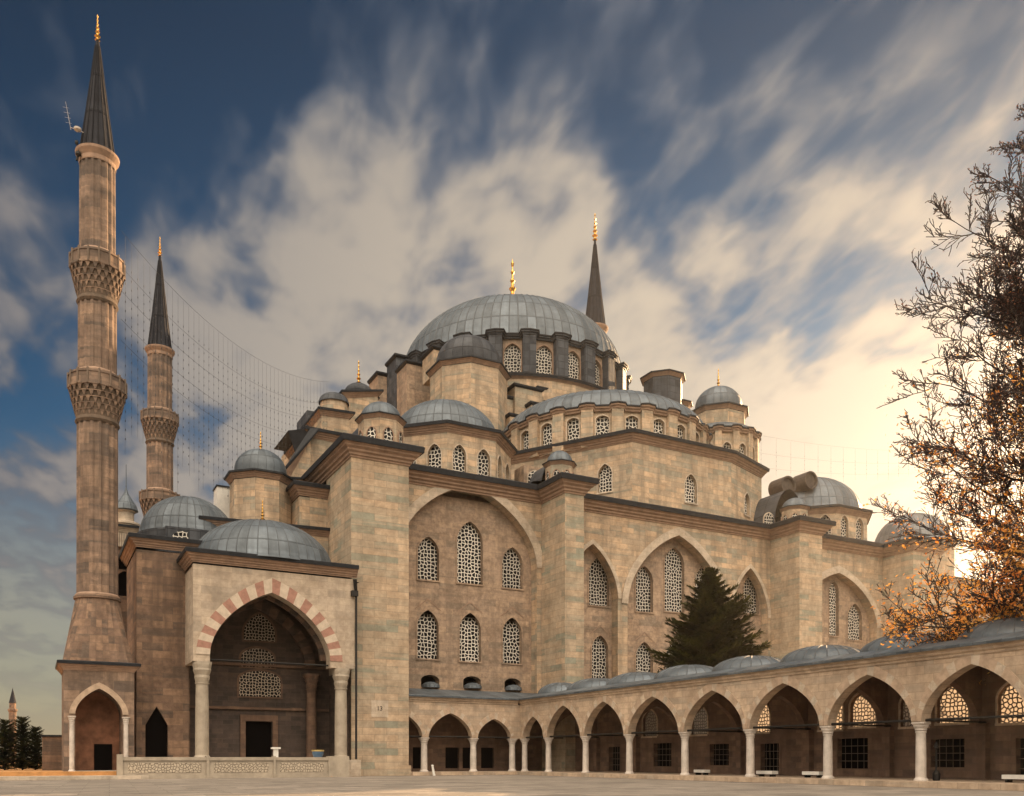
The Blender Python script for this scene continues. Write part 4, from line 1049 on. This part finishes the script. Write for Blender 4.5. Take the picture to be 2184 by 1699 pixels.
# ================================================================== ARCADES
AX, AYC = 45.1, 81.5
EAVE = 7.75; SPR = 3.75; FLO = .34
def arcade(name, label, F, cols, s0, s1, origin, back, domes_, inner_ops, wall_thick=.75, archh=None, colr=.30, backfr=None, ztop=None):
    ar = thing(name, origin, label, 'arcade', 'arcades around the court')
    ops_ = []
    for a, b in zip(cols, cols[1:]):
        half = (b - a) / 2 - .33; ops_.append(op((a + b) / 2, half, SPR, SPR + .05, min(3.0, half * 1.02), .3))
    mb = MB(); wall(mb, F, s0, s1, SPR, ztop, ops_, wall_thick, both=True)
    mb.build('arch_wall', M['arcade'], ar, origin)
    for o in ops_:
        r_ = MB(); ring(r_, F, o, .60, .05, n=11, alt=[0, 0, 1], taper=.48); r_.build('archivolt', [M['arch_dark'], M['pale']], ar, origin)
    for c_ in cols:
        p = F.p(c_, 0, -wall_thick / 2)
        if s0 - .2 <= c_ <= s1 + .2: column((p[0], p[1]), FLO, SPR, colr, ar, origin, cap=.62, sq=1.2)
    # black tie rods
    for c_ in cols:
        a, b = F.p(c_, SPR + .12, -wall_thick / 2), F.p(c_, SPR + .12, -back)
        if s0 - .2 <= c_ <= s1 + .2: mb = MB(); mb.tube(a, b, .06, .06, 5); mb.build('tie_rod', M['iron'], ar, origin)
    mb = MB(); mb.tube(F.p(max(s0, cols[0]), SPR + .12, -wall_thick / 2), F.p(min(s1, cols[-1]), SPR + .12, -wall_thick / 2), .085, .085, 6); mb.build('tie_rod', M['iron'], ar, origin)
    return ar, ops_
# right arcade, running towards the camera
ucols = [1163, 1242, 1335, 1453, 1592, 1757, 1955]
ys = [AX / rat(u) for u in ucols]
FA = Fr(AX, 0, 0, -1)
print('column Y', [round(y, 1) for y in ys])
yext = [AYC - .2] + ys
step = ys[-2] - ys[-1]
while yext[-1] > 8: yext.append(yext[-1] - step)
colsA = [-y for y in yext]
AO = (AX + 3, 50, 0)
BACK = 6.4
arA, opsA = arcade('arcade', 'long pointed-arch arcade with small lead domes coming towards the viewer at right', FA, colsA, -AYC, -yext[-1], AO, BACK, None, None, ztop=EAVE - .45)
FAB = Fr(AX + BACK, 0, 0, -1)
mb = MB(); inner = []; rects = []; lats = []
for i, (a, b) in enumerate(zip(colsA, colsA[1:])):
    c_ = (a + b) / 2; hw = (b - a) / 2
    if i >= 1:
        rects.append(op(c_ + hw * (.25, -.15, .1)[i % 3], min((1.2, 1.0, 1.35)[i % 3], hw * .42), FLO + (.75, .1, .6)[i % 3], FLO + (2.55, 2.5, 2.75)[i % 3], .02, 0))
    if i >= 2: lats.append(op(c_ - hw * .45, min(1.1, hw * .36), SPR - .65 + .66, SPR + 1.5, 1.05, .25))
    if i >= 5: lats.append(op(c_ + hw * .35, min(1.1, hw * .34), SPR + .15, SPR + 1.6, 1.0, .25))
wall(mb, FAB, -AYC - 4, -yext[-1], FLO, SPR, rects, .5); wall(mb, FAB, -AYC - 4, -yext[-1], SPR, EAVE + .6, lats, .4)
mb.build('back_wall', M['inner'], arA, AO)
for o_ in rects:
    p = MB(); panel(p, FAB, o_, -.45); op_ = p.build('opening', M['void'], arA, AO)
    gb = MB()
    for k_ in range(1, 5):
        tt = o_['c'] - o_['a'] + 2 * o_['a'] * k_ / 5; gb.tube(FAB.p(tt, o_['sill'], -.2), FAB.p(tt, o_['spring'], -.2), .022, .022, 4)
    for k_ in range(1, 4):
        zz_ = o_['sill'] + (o_['spring'] - o_['sill']) * k_ / 4; gb.tube(FAB.p(o_['c'] - o_['a'], zz_, -.2), FAB.p(o_['c'] + o_['a'], zz_, -.2), .022, .022, 4)
    gb.build('window_bars', M['bars'], op_, AO)
    r_ = MB(); 
    for (t0, t1, za, zb) in ((o_['c'] - o_['a'] - .22, o_['c'] - o_['a'], o_['sill'], o_['spring'] + .02), (o_['c'] + o_['a'], o_['c'] + o_['a'] + .22, o_['sill'], o_['spring'] + .02), (o_['c'] - o_['a'] - .22, o_['c'] + o_['a'] + .22, o_['spring'] + .02, o_['spring'] + .3)):
        r_.face([FAB.p(t0, za, .06), FAB.p(t1, za, .06), FAB.p(t1, zb, .06), FAB.p(t0, zb, .06)])
    r_.build('opening_frame', M['inner'], arA, AO)
for o_ in lats: window(FAB, o_, .3, arA, AO, lat='pane_grille', frame='arcade', wd=.12)
# cross arches between bays, and wall piers
for c_ in colsA[1:]:
    if -c_ < 20: continue
    Fx = Fr(AX + .75, -c_ + .25, 1, 0)
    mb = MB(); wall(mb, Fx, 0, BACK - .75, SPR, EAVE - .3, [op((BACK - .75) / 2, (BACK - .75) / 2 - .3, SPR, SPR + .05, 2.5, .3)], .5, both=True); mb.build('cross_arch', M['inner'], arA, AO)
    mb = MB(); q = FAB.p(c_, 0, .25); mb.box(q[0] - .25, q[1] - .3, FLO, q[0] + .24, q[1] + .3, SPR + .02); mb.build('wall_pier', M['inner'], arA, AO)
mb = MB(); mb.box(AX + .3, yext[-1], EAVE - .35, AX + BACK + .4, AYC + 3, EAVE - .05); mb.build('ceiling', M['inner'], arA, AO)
# eave and domes
path = [(AX, AYC + .0, EAVE), (AX, yext[-1], EAVE)]
mb = MB(); mb.sweep(path, [(0, -.46), (.08, -.46), (.1, -.34), (.22, -.24), (.24, -.12), (.36, -.04), (.36, 0)]); mb.build('cornice', M['arcade'], arA, AO)
mb = MB(); mb.sweep(path, [(.36, 0), (.46, .0), (.48, .14), (.42, .2), (-1.0, .62), (-BACK - .5, .9)], rep=.8); mb.build('roof', M['lead'], arA, AO)
for i, (a, b) in enumerate(zip(colsA, colsA[1:])):
    yc = -(a + b) / 2; rr = min(3.1, (b - a) / 2 * 1.0)
    if yc < 14: continue
    hz = 1.3
    dome((AX + .9 + rr, yc), rr, hz, EAVE + .42, arA, AO, ribs=24, row=1.6, seg=48)
# short arcade under the facade
FB2 = Fr(0, AYC, 1, 0)
uc = [905, 1010, 1093]
colsB = [X_(850, AYC + .3)] + [X_(u, AYC + .3) for u in uc] + [AX + .4]
colsB[0] = colsB[1] - (colsB[2] - colsB[1])
BO = (39, 84, 0)
arB, opsB = arcade('arcade', 'short shaded arcade at the foot of the facade, beside the big buttress', FB2, colsB[:4], 32.35, AX, BO, 4.2, None, None, ztop=EAVE - .45, colr=.33)
mb = MB(); FBB = Fr(0, AYC + 4.3, 1, 0)
rb_ = [op(x, .8, FLO + .3, FLO + 2.5, .02, 0) for x in (35.5, 39.2, 41.2, 43.4)]
wall(mb, FBB, 32.35, 52, FLO, EAVE, rb_, .4); mb.build('back_wall', M['inner'], arB, BO)
for o_ in rb_: p = MB(); panel(p, FBB, o_, -.35); p.build('opening', M['void'], arB, BO)
path = [(32.3, AYC, EAVE), (AX - .38, AYC, EAVE)]
mb = MB(); mb.sweep(path, [(0, -.46), (.08, -.46), (.1, -.34), (.22, -.24), (.24, -.12), (.36, -.04), (.36, 0)]); mb.build('cornice', M['arcade'], arB, BO)
mb = MB(); mb.sweep([(32.3, AYC, EAVE), (AX + 5, AYC, EAVE)], [(.36, 0), (.46, .0), (.48, .14), (.42, .2), (-1.0, .5), (-4.3, 1.2)], rep=.8); mb.build('roof', M['lead'], arB, BO)

# ================================================================== SMALL THINGS
def slab(c, sx, sy, z, h, label, grp, tilt=0):
    og_ = (c[0], c[1], z)
    o = thing('white_bench', og_, label, 'bench', grp)
    mb = MB(); mb.box(c[0] - sx / 2, c[1] - sy / 2, z + h * .45, c[0] + sx / 2, c[1] + sy / 2, z + h)
    mb.build('seat', M['white'], o, og_)
    mb = MB()
    for s_ in (-1, 1): mb.box(c[0] - sx * .4, c[1] + s_ * sy * .35 - .06, z, c[0] + sx * .4, c[1] + s_ * sy * .35 + .06, z + h * .45)
    mb.build('leg', M['iron'], o, og_)
labs = ['low white bench inside the fourth arch of the long arcade', 'low white bench inside the fifth arch of the long arcade', 'low white bench inside the sixth arch of the long arcade', 'low white bench at the right edge, inside the nearest arch']
for (u, X, sy), lb in zip(((1497, 47.5, 1.3), (1636, 47.0, 1.6), (1735, 47.2, 1.5), (2172, 46.8, 1.5)), labs):
    slab((X, X / rat(u)), .6, sy, .34, .42, lb, 'white benches in the long arcade')
bo = at(926, 1655, 79.6)
mb = MB(); mb.tube((bo[0], 79.6, 0), (bo[0] - .18, 79.6, .95), .13, .11, 10); mb.lathe((bo[0] - .18, 79.6), [(.13, .93), (.14, 1.0), (.08, 1.06), (0, 1.08)], 10)
tag(mb.build('bollard', M['white'], None, (bo[0], 79.6, 0)), 'short white post leaning at the foot of the big buttress', 'bollard')
ux = X_(588, 78.6)
mb = MB(); mb.box(ux - .42, 78.3, 1.55, ux + .42, 78.9, 1.7); mb.box(ux - .2, 78.45, 1.7, ux + .2, 78.75, 2.5); mb.box(ux - .38, 78.35, 2.5, ux + .38, 78.85, 2.66)
tag(mb.build('pedestal', M['white'], None, (ux, 78.6, 1.55)), 'small white stone pedestal standing before the dark porch door', 'pedestal')
ux = X_(678, 79.2)
pt = thing('planter', (ux, 79.2, 1.55), 'round blue and white pot beside the right porch column', 'pot')
mb = MB(); mb.lathe((ux, 79.2), [(.3, 1.55), (.32, 1.6), (.5, 2.1), (.52, 2.3)], 20); mb.build('bowl', plain('blue_glaze', (.08, .15, .25), .3), pt, (ux, 79.2, 1.55))
mb = MB(); mb.lathe((ux, 79.2), [(.52, 2.3), (.56, 2.32), (.56, 2.45), (.46, 2.45), (.44, 2.3), (0, 2.3)], 20); mb.build('rim', plain('yellow_glaze', (.45, .33, .12), .4), pt, (ux, 79.2, 1.55))
# dark lantern by the last column
lx, ly = 46.6, 46.6 / rat(1997)
mb = MB(); mb.lathe((lx, ly), [(.16, .34), (.2, .4), (.22, .75), (.14, .9), (.06, 1.0), (.05, 2.2), (.12, 2.25), (.12, 2.45), (.04, 2.6), (0, 2.65)], 12)
tag(mb.build('floor_lamp', M['iron'], None, (lx, ly, .34)), 'dark metal floor lamp just right of the nearest arcade column', 'lamp')
# low wall far left
bxl = (X_(90, 88), X_(134, 88))
mb = MB(); mb.box(bxl[0], 88, .62, bxl[1] + .3, 88.6, Z_(110, 1572, 88)); 
lw = thing('boundary_wall', (bxl[0], 88, .62), 'short grey wall between the small conifers and the minaret foot', 'wall')
mb.build('panel', M['old'], lw, (bxl[0], 88, .62)); mb = MB(); mb.box(bxl[0] - .1, 87.9, Z_(110, 1572, 88) + .002, bxl[1] + .3, 88.7, Z_(110, 1568, 88)); mb.build('coping', M['lead_edge'], lw, (bxl[0], 88, .62))

# strings of festive lights
def net(name, P0, P1, label, sag, strands, drop, rows=4):
    og_ = P0; mb = MB(); P0 = Vector(P0); P1 = Vector(P1)
    def cable(f0, f1, off):
        pts = []
        for i in range(33):
            t = i / 32; p = P0.lerp(P1, t); z = p.z - sag * 4 * t * (1 - t) - off * (1 - .15 * t); pts.append(Vector((p.x, p.y, z)))
        return pts
    for k_ in range(rows):
        pts = cable(0, 1, 0 if k_ == 0 else 1.0 + k_ * 2.2 + random.uniform(-.3, .3))
        for a, b in zip(pts, pts[1:]): mb.tube(a, b, .014, .014, 3)
    for i in range(strands):
        t = (i + .7) / (strands + .4); p = P0.lerp(P1, t); zt = p.z - sag * 4 * t * (1 - t) - 2.5; L_ = drop * (1 - .45 * t) * random.uniform(.85, 1.1)
        x = p.x; zc_ = zt
        n_ = int(L_ / .8)
        mb.tube((p.x, p.y, zt + 2.4), (p.x + random.uniform(-.1, .1), p.y, zt - L_), .010, .010, 3)
        for j in range(n_): mb.tube((p.x, p.y, zt - j * .8), (p.x, p.y, zt - j * .8 - .16), .035, .035, 3)
    o = mb.build(name, M['wire'], None, og_)
    return tag(o, label, 'string lights')
net('string_lights', at(258, 492, 84.0), at(702, 815, 108), 'net of fine hanging light strings between the left minaret and the mosque roof', 3.2, 46, 17, 5)
net('string_lights', at(1600, 925, 115), at(2010, 960, 135), 'faint strand of lights in the sky between the right turret and the bare tree', 1.2, 16, 5, 3)

# ================================================================== TREES
def leafmat(name, c1, c2, trans=.35, sc_=.5):
    def f(t, b):
        ob = t.n('ShaderNodeTexCoord').outputs['Object']
        n = t.n('ShaderNodeTexNoise', ins={'Vector': ob, 'Scale': sc_, 'Detail': 4, 'Roughness': .7}).outputs[0]
        c = t.ramp(n, [(.35, c1), (.65, c2)])
        L(t, c, b.inputs['Base Color']); b.inputs['Roughness'].default_value = .7
        tr = t.n('ShaderNodeBsdfTranslucent', ins={'Color': c})
        mx = t.n('ShaderNodeMixShader', ins={0: trans, 1: b.outputs[0], 2: tr.outputs[0]})
        return mx.outputs[0]
    return pmat(name, f)
M['bark'] = plain('bark', (.045, .028, .022), .9, var=.4)
M['bud'] = leafmat('dry_leaf', (.07, .022, .012), (.20, .06, .02), .3)
M['autumn'] = leafmat('autumn_leaf', (.68, .19, .02), (.85, .50, .10), .6)
M['conifer'] = leafmat('conifer_needle', (.008, .015, .005), (.085, .08, .016), .35, .5)
M['bush'] = leafmat('bush_leaf', (.010, .018, .007), (.06, .06, .014), .3, .8)

def grow(mb, tips, p, d, L_, r, lvl, spread, rng, droop):
    segs = (8, 5, 3, 2)[lvl]
    cur = p.copy(); dd = d.normalized()
    for i in range(segs):
        dd = (dd + Vector((rng.uniform(-1, 1), rng.uniform(-1, 1), rng.uniform(-1, 1))) * (.13, .2, .26, .3)[lvl] + Vector((0, 0, droop))).normalized()
        nx = cur + dd * (L_ / segs); r0 = max(.026, r * (1 - .8 * i / segs)); r1 = max(.021, r * (1 - .8 * (i + 1) / segs))
        mb.tube(cur, nx, r0, r1, (5, 4, 3, 3)[lvl]); cur = nx
        if lvl < 3 and not (lvl == 0 and i == 0):
            for k_ in range((2, 2, 1)[lvl]):
                u = dd.orthogonal().normalized(); v = dd.cross(u); a = rng.uniform(0, 2 * math.pi)
                side = u * math.cos(a) + v * math.sin(a) + Vector((0, 0, .25))
                nd = (dd * rng.uniform(.55, .95) + side * spread).normalized()
                q = cur - dd * rng.uniform(0, L_ / segs)
                grow(mb, tips, q, nd, L_ * rng.uniform(.26, .48) * (1.1 - .07 * i), r0 * .5, lvl + 1, spread, rng, .05)
    tips.append((cur.copy(), dd.copy(), lvl))

def leaves(mb, pts, size, rng, n, rad):
    for p, d, lvl in pts:
        for k_ in range(n):
            c = p + Vector((rng.gauss(0, rad), rng.gauss(0, rad), rng.gauss(0, rad * .7)))
            a = Vector((rng.uniform(-1, 1), rng.uniform(-1, 1), rng.uniform(-1, 1))).normalized(); b = a.orthogonal().normalized(); s_ = size * rng.uniform(.6, 1.3)
            i = len(mb.v); mb.v.extend([tuple(c - a * s_), tuple(c + b * s_ * .55), tuple(c + a * s_), tuple(c - b * s_ * .55)])
            mb.f.append((i, i + 1, i + 2, i + 3)); mb.uv.append(None); mb.mi.append(0); mb.sm.append(False)

rng = random.Random(11)
tx, ty = 55.5, 55.5 / rat(2300)
tog = (tx, ty, 0)
tree = thing('autumn_tree', tog, 'tall bare tree with orange autumn leaves on its lower boughs, behind the arcade', 'tree')
br = MB(); tips = []
zs_ = [0, 10, 20, 30, 40, 47]; rr_ = [.75, .6, .48, .34, .18, .05]; prev = Vector((tx, ty, 0))
TP = [prev]
for i in range(1, 6):
    nx = Vector((tx + rng.uniform(-.4, .4), ty + rng.uniform(-.4, .4), zs_[i])); br.tube(prev, nx, rr_[i - 1], rr_[i], 8); prev = nx; TP.append(nx)
trunk = br.build('trunk', M['bark'], tree, tog)
br = MB()
def reach(z):
    P_ = [(8, 11.5), (16, 11.8), (26, 11), (31, 10.2), (36, 7.6), (40, 5.4), (47, 1.5)]
    for (a, x), (b, y) in zip(P_, P_[1:]):
        if z <= b: return x + (y - x) * max(0, (z - a)) / (b - a)
    return 1.5
for k_ in range(116):
    z = 6.5 + 33.0 * (k_ / 115); i = min(4, int(z // 10)); f_ = (z - zs_[i]) / (zs_[i + 1] - zs_[i]); p = TP[i].lerp(TP[i + 1], f_)
    if k_ % 4 < 3: a = R(180) + R(28) + rng.uniform(-1.0, 1.0)      # towards the open court
    else: a = rng.uniform(0, 2 * math.pi)
    up = .16 + .50 * (z / 47) ** 1.5
    zr = z + reach(z) * up
    Lb = reach(zr) * rng.uniform(.58, 1.02) * (1 + up * up * .15)
    grow(br, tips, p, Vector((math.cos(a), math.sin(a), up)), Lb, .15 * (1 - z / 70), 0, .70, rng, .012 if z > 12 else -.004)
br.build('crown', M['bark'], tree, tog)
lv = MB(); leaves(lv, [t for t in tips if t[0].z < 17.5 + rng.gauss(0, 4.5) and t[2] >= 2 and rng.random() < .8], .13, rng, 2, .28)
bud = MB(); leaves(bud, [t for t in tips if t[0].z >= 13 and t[2] >= 2 and rng.random() < (1.0 if t[0].z < 30 else .6)], .085, rng, 1, .05)
lv.build('foliage', M['autumn'], tree, tog); bud.build('buds', M['bud'], tree, tog)
print('tree faces', len(br.f), len(lv.f), len(bud.f))

def conifer(base, H, Rr, label, grp=None, seed=3, z0=.12, dens=1.0, name='conifer', mat='conifer', lean=0, shape=.75, bushy=False):
    rng = random.Random(seed); og_ = tuple(base); t_ = thing(name, og_, label, 'tree', grp)
    b = Vector(base); mb = MB(); mb.tube(b, b + Vector((lean, 0, H)), H * .016, .03, 7)
    fo = MB(); nb = int(150 * dens)
    for k_ in range(nb):
        t = (k_ + rng.random()) / nb; z = H * (z0 + (1 - z0) * t)
        Lb = (Rr * (1 - t) ** shape if not bushy else Rr * (1 - t ** 1.9) ** .8 * (.82 + .18 * min(1, t * 4))) * rng.uniform(.55, 1.12) + .25; a = k_ * 2.399 + rng.uniform(-.3, .3)
        Lb *= 1 + .22 * math.sin(a * 2 + 1.3 + t * 5); d = Vector((math.cos(a), math.sin(a), .22 + .35 * t)); p = b + Vector((lean * t, 0, z)); n = 7; cur = p
        for i in range(n):
            d = (d + Vector((0, 0, -.05 + .02 * i))).normalized(); nx = cur + d * (Lb / n); mb.tube(cur, nx, .05 * (1 - i / n) + .012, .05 * (1 - (i + 1) / n) + .01, 3)
            w_ = Lb * .28 * (1 - abs(i / n - .35)) + .12
            for j in range(int(17 * dens)):
                q = cur.lerp(nx, rng.random()); sd = Vector((-d.y, d.x, 0)).normalized() * rng.choice((-1, 1))
                dir_ = (d * rng.uniform(.3, 1) + sd * rng.uniform(.2, 1.1) + Vector((0, 0, rng.uniform(-.35, .35)))).normalized()
                ln = w_ * rng.uniform(.5, 1.1); up = Vector((rng.uniform(-.4, .4), rng.uniform(-.4, .4), 1)); wv = dir_.cross(up).normalized() * ln * .11
                i_ = len(fo.v); m_ = q + dir_ * ln * .5; fo.v.extend([tuple(q), tuple(m_ + wv), tuple(q + dir_ * ln), tuple(m_ - wv)]); fo.f.append((i_, i_ + 1, i_ + 2, i_ + 3)); fo.uv.append(None); fo.mi.append(0); fo.sm.append(False)
            cur = nx
    mb.build('trunk', M['bark'], t_, og_); fo.build('crown', M[mat], t_, og_)
Yc = 64.0; cxx = X_(1513, Yc); dc = D_(1513, Yc)
conifer((cxx, Yc, 0), zc(1214, dc), 5.0, 'dark conifer standing behind the arcade in front of the great facade', seed=5, z0=.3, dens=2.0, bushy=True)
Yc = 44.0; conifer((X_(2045, Yc), Yc, 0), zc(1292, D_(2045, Yc)), 2.6, 'small green conifer top showing over the arcade domes, under the autumn tree', seed=8, z0=.3, name='conifer')
Yc = 54.0; conifer((X_(1932, Yc), Yc, 0), zc(1338, D_(1932, Yc)), 1.5, 'small leafy treetop peeping over the arcade roof, right of the buttress', seed=9, z0=.3, name='conifer')

def shrub(c, r, h, label, seed, mat='bush'):
    rng = random.Random(seed); og_ = tuple(c); o = thing('bush', og_, label, 'bush', 'bushes at the left edge'); fo = MB(); st = MB()
    cl = []
    for i in range(42):
        a = rng.uniform(0, 6.28); q = math.sqrt(rng.random()) * r; z = h * (1 - (q / r) ** 2 * .7) * rng.uniform(.35, 1)
        p = Vector((c[0] + q * math.cos(a), c[1] + q * math.sin(a), c[2] + z)); cl.append(p)
        st.tube((c[0], c[1], c[2]), p, .06, .015, 3)
    for p in cl: leaves(fo, [(p, None, 0)], .17, rng, 130, r * .15)
    st.build('stem', M['bark'], o, og_); fo.build('foliage', M[mat], o, og_)
Yb = 92
for (u, v, rad, sd, lb) in ((10, 1538, 1.9, 21, 'dark pointed conifer cut by the left edge of the picture'), (48, 1532, 1.7, 22, 'dark pointed conifer nearest to the distant minaret'), (76, 1553, 1.3, 23, 'smallest dark conifer, just left of the short grey wall')):
    dd_ = D_(u, Yb); conifer((X_(u, Yb), Yb, .6), zc(v, dd_) - .6, rad, lb, 'small conifers at the left edge', seed=sd, z0=.02, dens=.75, shape=.5, mat='bush')

# ================================================================== AIR
hz = MB(); hz.box(-2600, -260, -1, 2600, 5100, 135)
hm = bpy.data.materials.new('haze'); hm.use_nodes = True; ht = NT(hm.node_tree)
pv = ht.n('ShaderNodeVolumePrincipled', ins={'Color': (1.0, .95, .88, 1), 'Density': .00020, 'Anisotropy': .86})
ho = ht.n('ShaderNodeOutputMaterial'); ht.t.links.new(pv.outputs[0], ho.inputs['Volume'])
h_ = hz.build('haze', hm); h_['kind'] = 'stuff'
